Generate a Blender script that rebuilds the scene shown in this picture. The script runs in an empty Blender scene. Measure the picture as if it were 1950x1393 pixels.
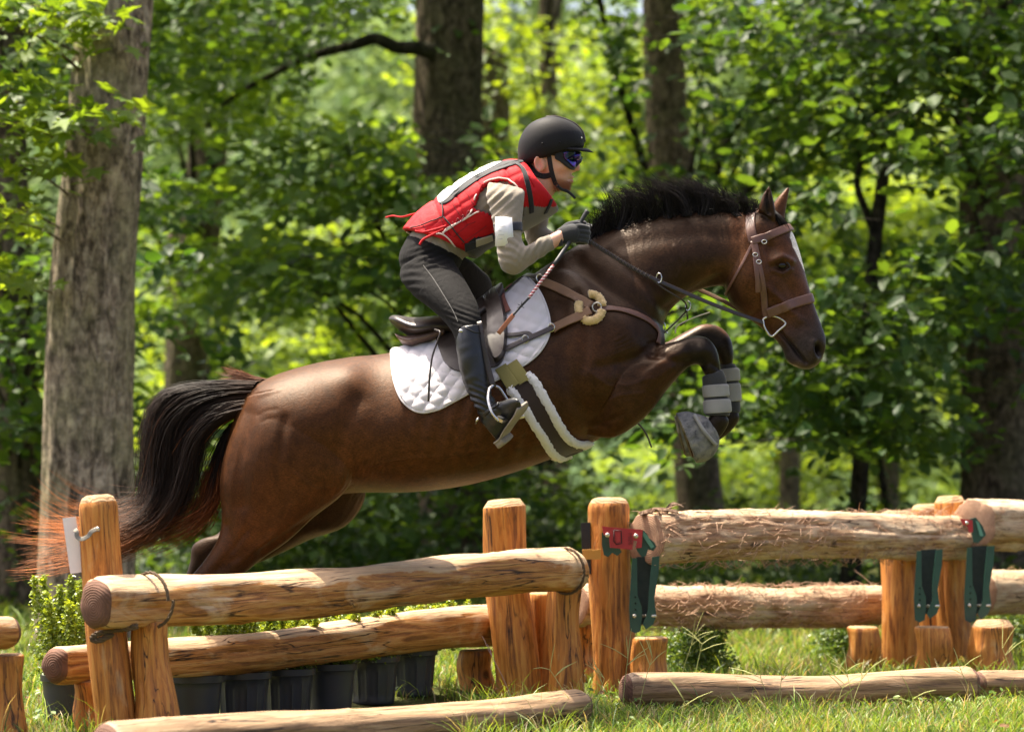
import bpy, bmesh, math, random
import numpy as np
from mathutils import Vector, Matrix
from mathutils.bvhtree import BVHTree

SC = bpy.context.scene
COL = SC.collection
R = math.radians
rng = np.random.default_rng(7)
random.seed(7)

# ------------------------------------------------------------------ camera
FPX, DIST, CAM_Z = 5200.0, 10.0, 0.76          # focal length in photo pixels, metres to the horse, lens height
PITCH = math.atan(258.5 / FPX)
cam_d = bpy.data.cameras.new('camera')
cam = bpy.data.objects.new('camera', cam_d); COL.objects.link(cam)
cam.location = (0, -DIST, CAM_Z)
cam.rotation_euler = (math.pi / 2 + PITCH, 0, 0)
cam_d.sensor_width = 36.0
cam_d.lens = 36.0 * FPX / 1950.0
cam_d.clip_start, cam_d.clip_end = 0.5, 600
cam_d.dof.use_dof = True
cam_d.dof.focus_distance = 9.85
cam_d.dof.aperture_fstop = 2.7
SC.camera = cam

# ------------------------------------------------------------------ light
SUN_DIR = Vector((-0.30, 0.20, 0.94)).normalized()      # towards the sun: high, a little behind and to the left
world = bpy.data.worlds.new('World'); SC.world = world; world.use_nodes = True
wn = world.node_tree; wn.nodes.clear()
sky = wn.nodes.new('ShaderNodeTexSky'); sky.sky_type = 'NISHITA'; sky.sun_disc = False
sky.sun_elevation = math.asin(SUN_DIR.z); sky.sun_rotation = math.atan2(SUN_DIR.x, SUN_DIR.y)
sky.air_density = 0.35; sky.dust_density = 5.0; sky.ozone_density = 0.0
bg = wn.nodes.new('ShaderNodeBackground'); bg.inputs['Strength'].default_value = 0.15
wo = wn.nodes.new('ShaderNodeOutputWorld')
wn.links.new(sky.outputs[0], bg.inputs[0]); wn.links.new(bg.outputs[0], wo.inputs[0])
sun_d = bpy.data.lights.new('sun', 'SUN'); sun_d.energy = 4.1; sun_d.angle = R(0.6); sun_d.color = (1.0, 0.91, 0.74)
sun = bpy.data.objects.new('sun', sun_d); COL.objects.link(sun)
sun.rotation_euler = (-SUN_DIR).to_track_quat('-Z', 'Y').to_euler()
SC.view_settings.view_transform = 'Standard'; SC.view_settings.look = 'None'
SC.view_settings.gamma = 1.0; SC.view_settings.use_curve_mapping = False
SC.view_settings.exposure = 1.72
SC.render.engine = 'CYCLES'
SC.cycles.max_bounces = 8; SC.cycles.transparent_max_bounces = 8
SC.cycles.use_denoising = True

# ------------------------------------------------------------------ measuring: a pixel of the photograph + a depth -> a point
_f = np.array([0, math.cos(PITCH), math.sin(PITCH)]); _u = np.array([0, -math.sin(PITCH), math.cos(PITCH)])
_c = np.array([0, -DIST, CAM_Z])
def ray(px, py):
    return _f * FPX + np.array([1.0, 0, 0]) * (px - 975) + _u * (696.5 - py)
def at(px, py, Y):
    d = ray(px, py); return _c + d * ((Y + DIST) / d[1])
def proj(v):
    v = np.asarray(v) - _c
    z = v @ _f
    return 975 + v[..., 0] / z * FPX, 696.5 - (v @ _u) / z * FPX
def ground_at(px, py):                       # where a pixel below the horizon meets the flat ground
    d = ray(px, py); t = -CAM_Z / d[2]; return _c + d * t

# ------------------------------------------------------------------ objects
def link(o, parent=None):
    COL.objects.link(o)
    if parent is not None:
        o.parent = parent
        o.matrix_parent_inverse = Matrix.Translation(-Vector(parent.location)) if parent.type == 'EMPTY' else parent.matrix_basis.inverted()
    return o
def tag(o, label, cat, group=None, kind=None):
    if label: o['label'] = label
    if cat: o['category'] = cat
    if group: o['group'] = group
    if kind: o['kind'] = kind
    return o
def thing(name, loc, label, cat, group=None):
    o = bpy.data.objects.new(name, None); o.empty_display_size = 0.1; o.location = Vector(loc); COL.objects.link(o)
    return tag(o, label, cat, group)
def mk(name, V, F, mat, parent=None, smooth=True, sharp=None):
    me = bpy.data.meshes.new(name)
    me.from_pydata([tuple(map(float, v)) for v in V], [], [tuple(int(i) for i in f) for f in F])
    if len(V) < 60000:
        bm = bmesh.new(); bm.from_mesh(me); bmesh.ops.recalc_face_normals(bm, faces=bm.faces); bm.to_mesh(me); bm.free()
    if smooth: me.polygons.foreach_set('use_smooth', [True] * len(me.polygons))
    if sharp is not None:
        me.set_sharp_from_angle(angle=R(sharp))
    for m in (mat if isinstance(mat, (list, tuple)) else [mat]): me.materials.append(m)
    me.update()
    return link(bpy.data.objects.new(name, me), parent)
def mk_np(name, V, F, mat, parent=None, smooth=False, cols=None):
    """fast path: V (n,3), F (m,k) with one k"""
    V = np.asarray(V, np.float32); F = np.asarray(F, np.int32); k = F.shape[1]
    me = bpy.data.meshes.new(name)
    me.vertices.add(len(V)); me.vertices.foreach_set('co', V.ravel())
    me.loops.add(F.size); me.loops.foreach_set('vertex_index', F.ravel())
    me.polygons.add(len(F)); me.polygons.foreach_set('loop_start', np.arange(0, F.size, k, dtype=np.int32))
    try: me.polygons.foreach_set('loop_total', np.full(len(F), k, np.int32))
    except Exception: pass
    if smooth: me.polygons.foreach_set('use_smooth', np.ones(len(F), bool))
    if cols is not None:
        a = me.color_attributes.new('col', 'FLOAT_COLOR', 'POINT')
        c = np.ones((len(V), 4), np.float32); c[:, :cols.shape[1]] = cols
        a.data.foreach_set('color', c.ravel())
    me.materials.append(mat); me.update(calc_edges=True)
    return link(bpy.data.objects.new(name, me), parent)
class Acc:
    """collects pieces into one mesh, or with each() builds every piece as an object of its own"""
    def __init__(s): s.V = []; s.F = []; s.M = []; s.P = []
    def each(s, name, mat, parent, sharp=40): return [mk(name, V, F, mat, parent, True, sharp) for V, F in s.P]
    def add(s, VF, mi=0):
        s.P.append(VF)
        V, F = VF; n = len(s.V); s.V += [tuple(v) for v in V]; s.F += [tuple(i + n for i in f) for f in F]; s.M += [mi] * len(F); return s
    def build(s, name, mat, parent=None, smooth=True, sharp=40):
        o = mk(name, s.V, s.F, mat, parent, smooth, sharp)
        o.data.polygons.foreach_set('material_index', s.M); return o

# ------------------------------------------------------------------ shapes
def crom(P, n):
    """resample rows of P with a centripetal-ish Catmull-Rom to n rows"""
    P = np.asarray(P, float); m = len(P)
    if m == 2:
        t = np.linspace(0, 1, n)[:, None]; return P[0] * (1 - t) + P[1] * t
    E = np.vstack([2 * P[0] - P[1], P, 2 * P[-1] - P[-2]])
    out = []
    for u in np.linspace(0, m - 1, n):
        i = min(int(u), m - 2); t = u - i
        a, b, c, d = E[i], E[i + 1], E[i + 2], E[i + 3]
        out.append(0.5 * ((2 * b) + (c - a) * t + (2 * a - 5 * b + 4 * c - d) * t * t + (3 * b - a - 3 * c + d) * t ** 3))
    return np.array(out)
def rings_mesh(Rg, cap=True):
    """Rg (n,k,3) closed rings -> verts, faces"""
    n, k = Rg.shape[:2]
    V = [tuple(p) for p in Rg.reshape(-1, 3)]; F = []
    for i in range(n - 1):
        for j in range(k):
            a, b = i * k + j, i * k + (j + 1) % k
            F.append((a, b, b + k, a + k))
    if cap:
        V.append(tuple(Rg[0].mean(0))); V.append(tuple(Rg[-1].mean(0)))
        for j in range(k):
            F.append((len(V) - 2, (j + 1) % k, j)); F.append((len(V) - 1, (n - 1) * k + j, (n - 1) * k + (j + 1) % k))
    return V, F
def loft(st, sub=5, k=28, grow=0.0, yaw=0.0):
    """st rows: ax ay bx by Yc w [egg] : two outline pixels, depth of the middle, half width; egg > 0 is wider towards b"""
    S = np.array([list(s) + [0.0] * (7 - len(s)) for s in st], float)
    S = crom(S, (len(S) - 1) * sub + 1)
    Rg = []
    for ax, ay, bx, by, Y, w, egg in S:
        A = at(ax, ay, Y); B = at(bx, by, Y); c = (A + B) / 2; a = (A - B) / 2
        L = np.linalg.norm(a) + 1e-9
        a = a * (1 + grow / L); w = max(w, 0.002) + grow
        t = np.linspace(0, 2 * math.pi, k, endpoint=False)
        side = np.array([math.sin(yaw) , math.cos(yaw), 0])
        Rg.append(c + np.cos(t)[:, None] * a + (np.sin(t) * w * (1 - egg * np.cos(t)))[:, None] * side)
    return rings_mesh(np.array(Rg))
def frames(P):
    P = np.asarray(P, float); T = np.gradient(P, axis=0); T /= np.linalg.norm(T, axis=1)[:, None] + 1e-12
    up = np.array([0, 0, 1.0]) if abs(T[0][2]) < 0.9 else np.array([0, 1.0, 0])
    N = []; n = up - T[0] * (up @ T[0]); n /= np.linalg.norm(n)
    for t in T:
        n = n - t * (n @ t); n /= np.linalg.norm(n) + 1e-12; N.append(n)
    N = np.array(N); return T, N, np.cross(T, N)
def tube(P, r, k=8, n=None, flat=None):
    """round tube along points; r a number or one per point; flat = (width along B, thickness along N) overrides"""
    P = np.asarray(P, float)
    if n: 
        if not np.isscalar(r): r = crom(np.asarray(r, float)[:, None], n)[:, 0]
        P = crom(P, n)
    r = np.full(len(P), r) if np.isscalar(r) else np.asarray(r, float)
    T, N, B = frames(P); t = np.linspace(0, 2 * math.pi, k, endpoint=False)
    Rg = P[:, None] + r[:, None, None] * (np.cos(t)[None, :, None] * N[:, None] + np.sin(t)[None, :, None] * B[:, None])
    return rings_mesh(Rg)
def sbox(t, p=0.35):
    c, s = np.cos(t), np.sin(t)
    return np.sign(c) * np.abs(c) ** p, np.sign(s) * np.abs(s) ** p
def ribbon(P, N, w, th, k=12):
    """flat strap along P with surface normals N"""
    P = np.asarray(P, float); N = np.asarray(N, float)
    T = np.gradient(P, axis=0); T /= np.linalg.norm(T, axis=1)[:, None] + 1e-12
    B = np.cross(T, N); B /= np.linalg.norm(B, axis=1)[:, None] + 1e-12
    N = np.cross(B, T)
    w = np.full(len(P), w) if np.isscalar(w) else np.asarray(w)
    c, s = sbox(np.linspace(0, 2 * math.pi, k, endpoint=False) + 0.26)
    Rg = P[:, None] + c[None, :, None] * B[:, None] * w[:, None, None] / 2 + s[None, :, None] * N[:, None] * th / 2
    return rings_mesh(Rg)
def box(c, s, rot=None):
    V = np.array([(x, y, z) for x in (-1, 1) for y in (-1, 1) for z in (-1, 1)], float) * np.array(s) / 2
    if rot is not None: V = V @ np.array(rot).T
    V = V + np.array(c)
    return [tuple(v) for v in V], [(0, 1, 3, 2), (4, 6, 7, 5), (0, 4, 5, 1), (2, 3, 7, 6), (0, 2, 6, 4), (1, 5, 7, 3)]
def ellipsoid(c, r, ax=None, nu=16, nv=10):
    Rg = []
    for i in range(nv + 1):
        ph = -math.pi / 2 + math.pi * (0.02 + 0.96 * i / nv)
        t = np.linspace(0, 2 * math.pi, nu, endpoint=False)
        Rg.append(np.stack([np.cos(t) * math.cos(ph), np.sin(t) * math.cos(ph), np.full(nu, math.sin(ph))], 1))
    Rg = np.array(Rg) * np.array(r)
    if ax is not None: Rg = Rg @ np.array(ax).T
    return rings_mesh(Rg + np.array(c))
def union(pieces, voxel, smooth=6, lam=0.5):
    """one continuous skin over overlapping pieces: (verts, faces, edges) arrays"""
    a = Acc()
    for p in pieces: a.add(p)
    me = bpy.data.meshes.new('tmp'); me.from_pydata(a.V, [], a.F)
    bm = bmesh.new(); bm.from_mesh(me); bmesh.ops.recalc_face_normals(bm, faces=bm.faces); bm.to_mesh(me); bm.free()
    o = bpy.data.objects.new('tmp', me); COL.objects.link(o)
    m = o.modifiers.new('r', 'REMESH'); m.mode = 'VOXEL'; m.voxel_size = voxel; m.adaptivity = 0
    dg = bpy.context.evaluated_depsgraph_get(); ev = o.evaluated_get(dg)
    r = bpy.data.meshes.new_from_object(ev)
    V = np.empty(len(r.vertices) * 3); r.vertices.foreach_get('co', V); V = V.reshape(-1, 3)
    E = np.empty(len(r.edges) * 2, np.int32); r.edges.foreach_get('vertices', E); E = E.reshape(-1, 2)
    F = [tuple(p.vertices) for p in r.polygons]
    bpy.data.objects.remove(o); bpy.data.meshes.remove(me); bpy.data.meshes.remove(r)
    V = lap(V, E, smooth, lam)
    return V, F, E
def lap(V, E, it, lam=0.5):
    deg = np.bincount(E.ravel(), minlength=len(V))[:, None].clip(1)
    for i in range(it):
        for l in (lam, -lam * 1.04):
            S = np.zeros_like(V)
            for d in range(3):
                S[:, d] = np.bincount(E[:, 0], V[E[:, 1], d], len(V)) + np.bincount(E[:, 1], V[E[:, 0], d], len(V))
            V = V + l * (S / deg - V)
    return V
def vnormals(V, F):
    V = np.asarray(V); N = np.zeros_like(V)
    Q = np.array([f if len(f) == 4 else (f[0], f[1], f[2], f[2]) for f in F])
    n = np.cross(V[Q[:, 2]] - V[Q[:, 0]], V[Q[:, 3]] - V[Q[:, 1]])
    for j in range(4): np.add.at(N, Q[:, j], n)
    return N / (np.linalg.norm(N, axis=1)[:, None] + 1e-12)
def bvh_of(V, F): return BVHTree.FromPolygons([Vector(v) for v in V], [tuple(f) for f in F])
def cast(bvh, px, py, Yfall=0.0):
    d = Vector(ray(px, py)).normalized(); h = bvh.ray_cast(Vector(_c), d)
    if h[0] is None:
        p = Vector(at(px, py, Yfall)); h = bvh.find_nearest(p); n = (p - h[0])
        n = n.normalized() if n.length > 1e-6 else h[1]
        return np.array(h[0]), np.array(n)
    n = h[1]
    if n.dot(d) > 0: n = -n
    return np.array(h[0]), np.array(n)
def drape(bvh, pts, n, off, Yfall=0.0, sm=2):
    """points of a pixel polyline laid on a surface, lifted by off"""
    Q = crom(np.array(pts, float), n); P = []; N = []
    for x, y in Q:
        p, m = cast(bvh, x, y, Yfall); P.append(p); N.append(m)
    P = np.array(P); N = np.array(N)
    for _ in range(sm):
        N[1:-1] = (N[:-2] + 2 * N[1:-1] + N[2:]) / 4; P[1:-1] = (P[:-2] + 2 * P[1:-1] + P[2:]) / 4
    N /= np.linalg.norm(N, axis=1)[:, None]
    return P + N * off, N
def strap(bvh, pts, w, th, off=0.0, n=None, Yfall=0.0):
    n = n or max(8, len(pts) * 5)
    P, N = drape(bvh, pts, n, off + th / 2, Yfall)
    return ribbon(P, N, w, th)
def patch(bvh, poly, off, th, nb=96, nr=16, bump=None, centre=None, Yfall=0.0, edge=0.0):
    """a padded sheet laid on a surface: outline in pixels (star shaped), thickness th, bump(px,py)->extra height"""
    P = np.array(poly, float); P = crom(np.vstack([P, P[:1]]), nb + 1)[:-1]
    c = np.array(centre) if centre is not None else P.mean(0)
    V = []; Nn = []; Hh = []
    for r in range(nr + 1):
        s = math.sin(0.5 * math.pi * r / nr) if edge == 0 else r / nr
        for q in P:
            x, y = c + (q - c) * s
            p, m = cast(bvh, x, y, Yfall); V.append(p); Nn.append(m)
            h = (1.0 if r < nr else 0.25) * th + (bump(x, y) * (1 if r < nr else 0) if bump else 0); Hh.append(h)
    V = np.array(V); Nn = np.array(Nn)
    G = Nn.reshape(nr + 1, nb, 3)
    for _ in range(4):
        G = (np.roll(G, 1, 1) + 2 * G + np.roll(G, -1, 1)) / 4
        G[1:-1] = (G[:-2] + 2 * G[1:-1] + G[2:]) / 4
    Nn = G.reshape(-1, 3); Nn /= np.linalg.norm(Nn, axis=1)[:, None]
    top = V + Nn * (off + np.array(Hh))[:, None]; bot = V[-nb:] + Nn[-nb:] * (off - 0.004)
    VV = [tuple(v) for v in top] + [tuple(v) for v in bot]; F = []
    for r in range(nr + 1):
        for j in range(nb):
            a = r * nb + j; b = r * nb + (j + 1) % nb
            F.append((a, a + nb, b + nb, b))
    return VV, F
def mirror(VF, y0=0.0):
    V, F = VF; return [(v[0], 2 * y0 - v[1], v[2]) for v in V], [tuple(reversed(f)) for f in F]
def inpoly(px, py, poly):
    px = np.asarray(px, float); py = np.asarray(py, float); r = np.zeros(px.shape, bool); n = len(poly)
    for i in range(n):
        x0, y0 = poly[i]; x1, y1 = poly[(i + 1) % n]
        c = ((y0 > py) != (y1 > py)) & (px < (x1 - x0) * (py - y0) / ((y1 - y0) + 1e-12) + x0); r ^= c
    return r
def polydist(px, py, line):
    d = np.full(np.shape(px), 1e9)
    for (x0, y0), (x1, y1) in zip(line[:-1], line[1:]):
        dx, dy = x1 - x0, y1 - y0; t = np.clip(((px - x0) * dx + (py - y0) * dy) / (dx * dx + dy * dy + 1e-9), 0, 1)
        d = np.minimum(d, np.hypot(px - x0 - t * dx, py - y0 - t * dy))
    return d
def gauss(px, py, x, y, rx, ry, ang=0.0):
    a = R(ang); dx, dy = px - x, py - y
    u = (dx * math.cos(a) + dy * math.sin(a)) / rx; v = (-dx * math.sin(a) + dy * math.cos(a)) / ry
    return np.exp(-(u * u + v * v))
def sstep(a, b, x): 
    t = np.clip((x - a) / (b - a), 0, 1); return t * t * (3 - 2 * t)

# ------------------------------------------------------------------ materials
def new_mat(name):
    m = bpy.data.materials.new(name); m.use_nodes = True; nt = m.node_tree
    return m, nt, nt.nodes['Principled BSDF']
def N_(nt, t, **kw):
    n = nt.nodes.new(t)
    for k, v in kw.items():
        if k.startswith('i_'): n.inputs[int(k[2:]) if k[2:].isdigit() else k[2:]].default_value = v
        else: setattr(n, k, v)
    return n
def mixc(nt, fac, a, b, mode='MIX'):
    n = nt.nodes.new('ShaderNodeMix'); n.data_type = 'RGBA'; n.blend_type = mode
    for sock, v in ((n.inputs['Factor'], fac), (n.inputs['A'], a), (n.inputs['B'], b)):
        if hasattr(v, 'is_output'): nt.links.new(v, sock)
        elif isinstance(v, (int, float)): sock.default_value = v
        else: sock.default_value = tuple(v) + ((1,) if len(v) == 3 else ())
    return n.outputs['Result']
def ramp(nt, fac, stops, interp='LINEAR'):
    n = nt.nodes.new('ShaderNodeValToRGB'); n.color_ramp.interpolation = interp
    while len(n.color_ramp.elements) < len(stops): n.color_ramp.elements.new(0.5)
    for e, (p, c) in zip(n.color_ramp.elements, stops):
        e.position = p; e.color = (c, c, c, 1) if isinstance(c, (int, float)) else tuple(c) + (1,)
    nt.links.new(fac, n.inputs[0]); return n.outputs[0]
def coords(nt, scale=(1, 1, 1), rnd=False, space='Object'):
    tc = nt.nodes.new('ShaderNodeTexCoord'); mp = nt.nodes.new('ShaderNodeMapping'); mp.inputs['Scale'].default_value = scale
    nt.links.new(tc.outputs[space], mp.inputs[0])
    if rnd:
        oi = nt.nodes.new('ShaderNodeObjectInfo'); mu = nt.nodes.new('ShaderNodeMath'); mu.operation = 'MULTIPLY'; mu.inputs[1].default_value = 37
        nt.links.new(oi.outputs['Random'], mu.inputs[0]); cb = nt.nodes.new('ShaderNodeCombineXYZ')
        for i in range(3): nt.links.new(mu.outputs[0], cb.inputs[i])
        nt.links.new(cb.outputs[0], mp.inputs['Location'])
    return mp.outputs[0]
def noise(nt, vec, scale, detail=4, rough=0.55, dist=0.0):
    n = N_(nt, 'ShaderNodeTexNoise'); n.inputs['Scale'].default_value = scale; n.inputs['Detail'].default_value = detail
    n.inputs['Roughness'].default_value = rough; n.inputs['Distortion'].default_value = dist
    nt.links.new(vec, n.inputs['Vector']); return n.outputs['Fac']
def bump(nt, bs, h, strength=0.3, dist=0.01, prev=None):
    b = nt.nodes.new('ShaderNodeBump'); b.inputs['Strength'].default_value = strength; b.inputs['Distance'].default_value = dist
    nt.links.new(h, b.inputs['Height'])
    if prev is not None: nt.links.new(prev, b.inputs['Normal'])
    nt.links.new(b.outputs[0], bs.inputs['Normal']); return b.outputs[0]
def plain(name, col, rough=0.5, metal=0.0, var=0.25, sc=40, bmp=0.15, spec=0.5, coat=0.0, sheen=0.0):
    """solid colour with a little uneven wear"""
    m, nt, bs = new_mat(name); v = coords(nt)
    f = noise(nt, v, sc, 5); f2 = noise(nt, v, sc * 0.2, 3)
    c = mixc(nt, f2, tuple(x * (1 - var) for x in col), tuple(min(1, x * (1 + var)) for x in col))
    nt.links.new(c, bs.inputs['Base Color'])
    nt.links.new(ramp(nt, f, [(0.3, max(0.03, rough - 0.12)), (0.7, min(1, rough + 0.12))]), bs.inputs['Roughness'])
    bs.inputs['Metallic'].default_value = metal; bs.inputs['Specular IOR Level'].default_value = spec
    bs.inputs['Coat Weight'].default_value = coat; bs.inputs['Coat Roughness'].default_value = 0.25
    bs.inputs['Sheen Weight'].default_value = sheen
    if bmp: bump(nt, bs, f, bmp, 0.003)
    return m
def fabric(name, col, weave=900, rough=0.85, bmp=0.25, var=0.15, sheen=0.2, wr=0.0, spec=0.25):
    m, nt, bs = new_mat(name); v = coords(nt)
    f = noise(nt, v, weave, 2); f2 = noise(nt, v, 14, 4)
    c = mixc(nt, f2, tuple(x * (1 - var) for x in col), tuple(min(1, x * (1 + var)) for x in col))
    c = mixc(nt, 0.25, c, mixc(nt, f, tuple(x * 0.7 for x in col), tuple(min(1, x * 1.25) for x in col)))
    nt.links.new(c, bs.inputs['Base Color']); bs.inputs['Roughness'].default_value = rough
    bs.inputs['Sheen Weight'].default_value = sheen; bs.inputs['Specular IOR Level'].default_value = spec
    b = bump(nt, bs, f, bmp, 0.001)
    if wr: bump(nt, bs, noise(nt, v, 22, 3, 0.5, 1.2), wr, 0.012, b)
    return m
def vcol_mat(name, rough=0.5, fn=None, spec=0.5):
    m, nt, bs = new_mat(name)
    a = N_(nt, 'ShaderNodeVertexColor', layer_name='col'); nt.links.new(a.outputs['Color'], bs.inputs['Base Color'])
    bs.inputs['Roughness'].default_value = rough; bs.inputs['Specular IOR Level'].default_value = spec
    if fn: fn(nt, bs, a.outputs['Color'])
    return m
# ================================================================== GROUND
def ground_z(X, Y):
    X = np.asarray(X, float); Y = np.asarray(Y, float)
    z = .012 * np.sin(X * 1.7 + 1) * np.sin(Y * 1.3) + .008 * np.sin(X * 4.1) * np.sin(Y * 3.3 + 2)
    # a shallow worn hollow along the first fence panel
    x0, y0, x1, y1 = -1.25, -.45, .1, .85
    dx, dy = x1 - x0, y1 - y0; t = np.clip(((X - x0) * dx + (Y - y0) * dy) / (dx * dx + dy * dy), 0, 1)
    d = np.hypot(X - x0 - t * dx, Y - y0 - t * dy)
    z = z - .055 * np.exp(-(d / .32) ** 2)
    far = sstep(8, 40, Y); return z * (1 - far) - .004 - .25 * sstep(12, 60, Y) * 0
gx = np.concatenate([[-300, -120, -50, -20, -9], np.linspace(-4, 5, 100), [9, 20, 50, 120, 300]])
gy = np.concatenate([[-60, -25, -14, -8], np.linspace(-4, 8, 130), np.linspace(8.6, 25, 20), [35, 50, 80, 140, 320]])
XX, YY = np.meshgrid(gx, gy); V = np.stack([XX.ravel(), YY.ravel(), ground_z(XX, YY).ravel()], 1)
nx = len(gx); F = [(j * nx + i, j * nx + i + 1, (j + 1) * nx + i + 1, (j + 1) * nx + i) for j in range(len(gy) - 1) for i in range(nx - 1)]
m, nt, bs = new_mat('turf soil'); v = coords(nt); f = noise(nt, v, 1.3, 6, .65); f2 = noise(nt, v, 30, 5, .7)
c = ramp(nt, f, [(.3, (.060, .075, .018)), (.5, (.095, .11, .028)), (.62, (.15, .125, .055)), (.75, (.10, .12, .03))])
c = mixc(nt, f2, mixc(nt, .5, c, (.02, .018, .008)), c); nt.links.new(c, bs.inputs['Base Color']); bs.inputs['Roughness'].default_value = .95; bs.inputs['Specular IOR Level'].default_value = .1
bump(nt, bs, f2, .8, .03)
g = mk_np('ground', V, np.array(F), m, None, True); g['kind'] = 'structure'

# ---- grass blades
def leafy(name, rough=.5, trans=.45, tint=(1.6, 1.35, .5), gloss=.35):
    m, nt, bs = new_mat(name)
    a = N_(nt, 'ShaderNodeVertexColor', layer_name='col'); nt.links.new(a.outputs['Color'], bs.inputs['Base Color'])
    bs.inputs['Roughness'].default_value = rough; bs.inputs['Specular IOR Level'].default_value = gloss
    tr = nt.nodes.new('ShaderNodeBsdfTranslucent'); nt.links.new(mixc(nt, 1.0, a.outputs['Color'], tint, 'MULTIPLY'), tr.inputs[0])
    mx = nt.nodes.new('ShaderNodeMixShader'); mx.inputs[0].default_value = trans
    nt.links.new(bs.outputs[0], mx.inputs[1]); nt.links.new(tr.outputs[0], mx.inputs[2]); nt.links.new(mx.outputs[0], nt.nodes['Material Output'].inputs[0])
    return m
M_GRASS = leafy('grass blade', .45, .40, (1.5, 1.3, .6), .4)
def blades(name, X, Y, H, W, rg, label, bend=.5, dry=.25, parent=None):
    n = len(X); az = rg.random(n) * 2 * math.pi; b = np.abs(rg.normal(bend, .3, n)) * H
    d = np.stack([np.cos(az), np.sin(az), np.zeros(n)], 1); s = np.stack([-np.sin(az), np.cos(az), np.zeros(n)], 1)
    r2 = rg.random(n) * 6.28; s = s * np.cos(r2)[:, None] * .6 + d * np.sin(r2)[:, None] * .6 + s * .4; s /= np.linalg.norm(s, axis=1)[:, None]
    base = np.stack([X, Y, ground_z(X, Y) - .004], 1); up = np.array([0, 0, 1.0])
    V = np.zeros((n, 7, 3)); ts = (0, .38, .72)
    for i, t in enumerate(ts):
        c = base + up * (H * (t - .25 * t * t * bend))[:, None] + d * (b * t * t)[:, None]; w = (W * (1 - .55 * t))[:, None]
        V[:, 2 * i] = c - s * w; V[:, 2 * i + 1] = c + s * w
    V[:, 6] = base + up * (H * (1 - .3 * bend))[:, None] + d * b[:, None]
    o = np.arange(n)[:, None] * 7
    F = np.concatenate([o + np.array([[0, 1, 3]]), o + np.array([[0, 3, 2]]), o + np.array([[2, 3, 5]]), o + np.array([[2, 5, 4]]), o + np.array([[4, 5, 6]])])
    k = rg.random(n); green = np.array([.12, .24, .03]); yel = np.array([.28, .36, .05]); hay = np.array([.42, .34, .18]); dk = np.array([.05, .11, .02])
    c = green * (1 - k[:, None]) + yel * k[:, None]; q = rg.random(n); c = np.where((q < dry)[:, None], hay * (.6 + .6 * k[:, None]), c); c = np.where((q > .85)[:, None], dk, c)
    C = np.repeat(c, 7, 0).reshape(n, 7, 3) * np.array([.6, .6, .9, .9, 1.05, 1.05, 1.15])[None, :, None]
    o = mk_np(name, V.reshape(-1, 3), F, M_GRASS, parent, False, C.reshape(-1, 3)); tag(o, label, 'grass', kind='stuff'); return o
rg = np.random.default_rng(21)
def field(n, x0, x1, y0, y1):
    Y = rg.uniform(y0, y1, n); w = (Y + DIST) / DIST; return rg.uniform(x0, x1, n) * w, Y
X, Y = field(30000, -2.0, 2.05, -1.35, .75)
dens = sstep(-1.2, .5, X + .35 * np.sin(Y * 3) + .3 * np.sin(X * 5 + Y * 2)); keep = rg.random(len(X)) < (.22 + .78 * dens)
px_, py_ = proj(np.stack([X, Y, 0 * X], 1)); keep &= ~((px_ > 225) & (px_ < 880) & (Y > -1.4)); keep &= ~((px_ > 860) & (px_ < 1110) & (Y > -.5) & (rg.random(len(X)) < .6))
X, Y = X[keep], Y[keep]; cl = .5 + .5 * np.sin(X * 7 + 2 * np.sin(Y * 5)) * np.sin(Y * 6 + X)
H = (rg.gamma(4, .0125, len(X)) * (.6 + .8 * cl) + .015) * np.where((Y > -.25) & (X > .3), .6, 1.0); blades('grass', X, Y, H, rg.uniform(.0012, .0028, len(X)), rg, 'sunlit lawn grass around the foot of the fence', .55, .22)
X, Y = field(30000, -2.0, 2.05, .75, 5.5); H = rg.gamma(4, .011, len(X)) + .015
blades('grass', X, Y, H, rg.uniform(.002, .004, len(X)), rg, 'out of focus lawn grass between the fence and the trees', .5, .2)
X, Y = field(24000, -2.2, 2.2, 5.5, 16); H = rg.gamma(4, .02, len(X)) + .02
blades('grass', X, Y, H, rg.uniform(.004, .008, len(X)), rg, 'rough grass under the wood edge', .6, .15)
# branching seed stalks standing above the lawn
def stalk(px, py, D, h, lean, nf, col=(.42, .42, .14), fl=.10):
    Yd = D - DIST; b = at(px, py, Yd); b[2] = float(ground_z(b[0], Yd))
    top = b + np.array([lean * h, rg.normal(0, .1) * h, h]); C_ = crom([b, (b + top) / 2 + np.array([lean * -.08 * h, 0, 0]), top], 8)
    t = thing('grass_stalk', b, None, 'grass stalk'); a = Acc(); a.add(tube(C_, .0011, 4))
    for i in range(nf):
        q = C_[-1 - (i % 2)]; an = rg.uniform(-1.25, 1.25) + lean * .5; L = fl * rg.uniform(.6, 1.2)
        e = q + np.array([math.sin(an) * L, rg.normal(0, .4) * L, math.cos(an) * L]); a.add(tube([q, (q + e) / 2 + np.array([0, 0, .006]), e], [.0011, .0014, .0006], 4, 5))
    m_ = plain('stalk %d' % px, col, .7, var=.2, bmp=0)
    a.build('seed_head', m_, t); return t
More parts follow.
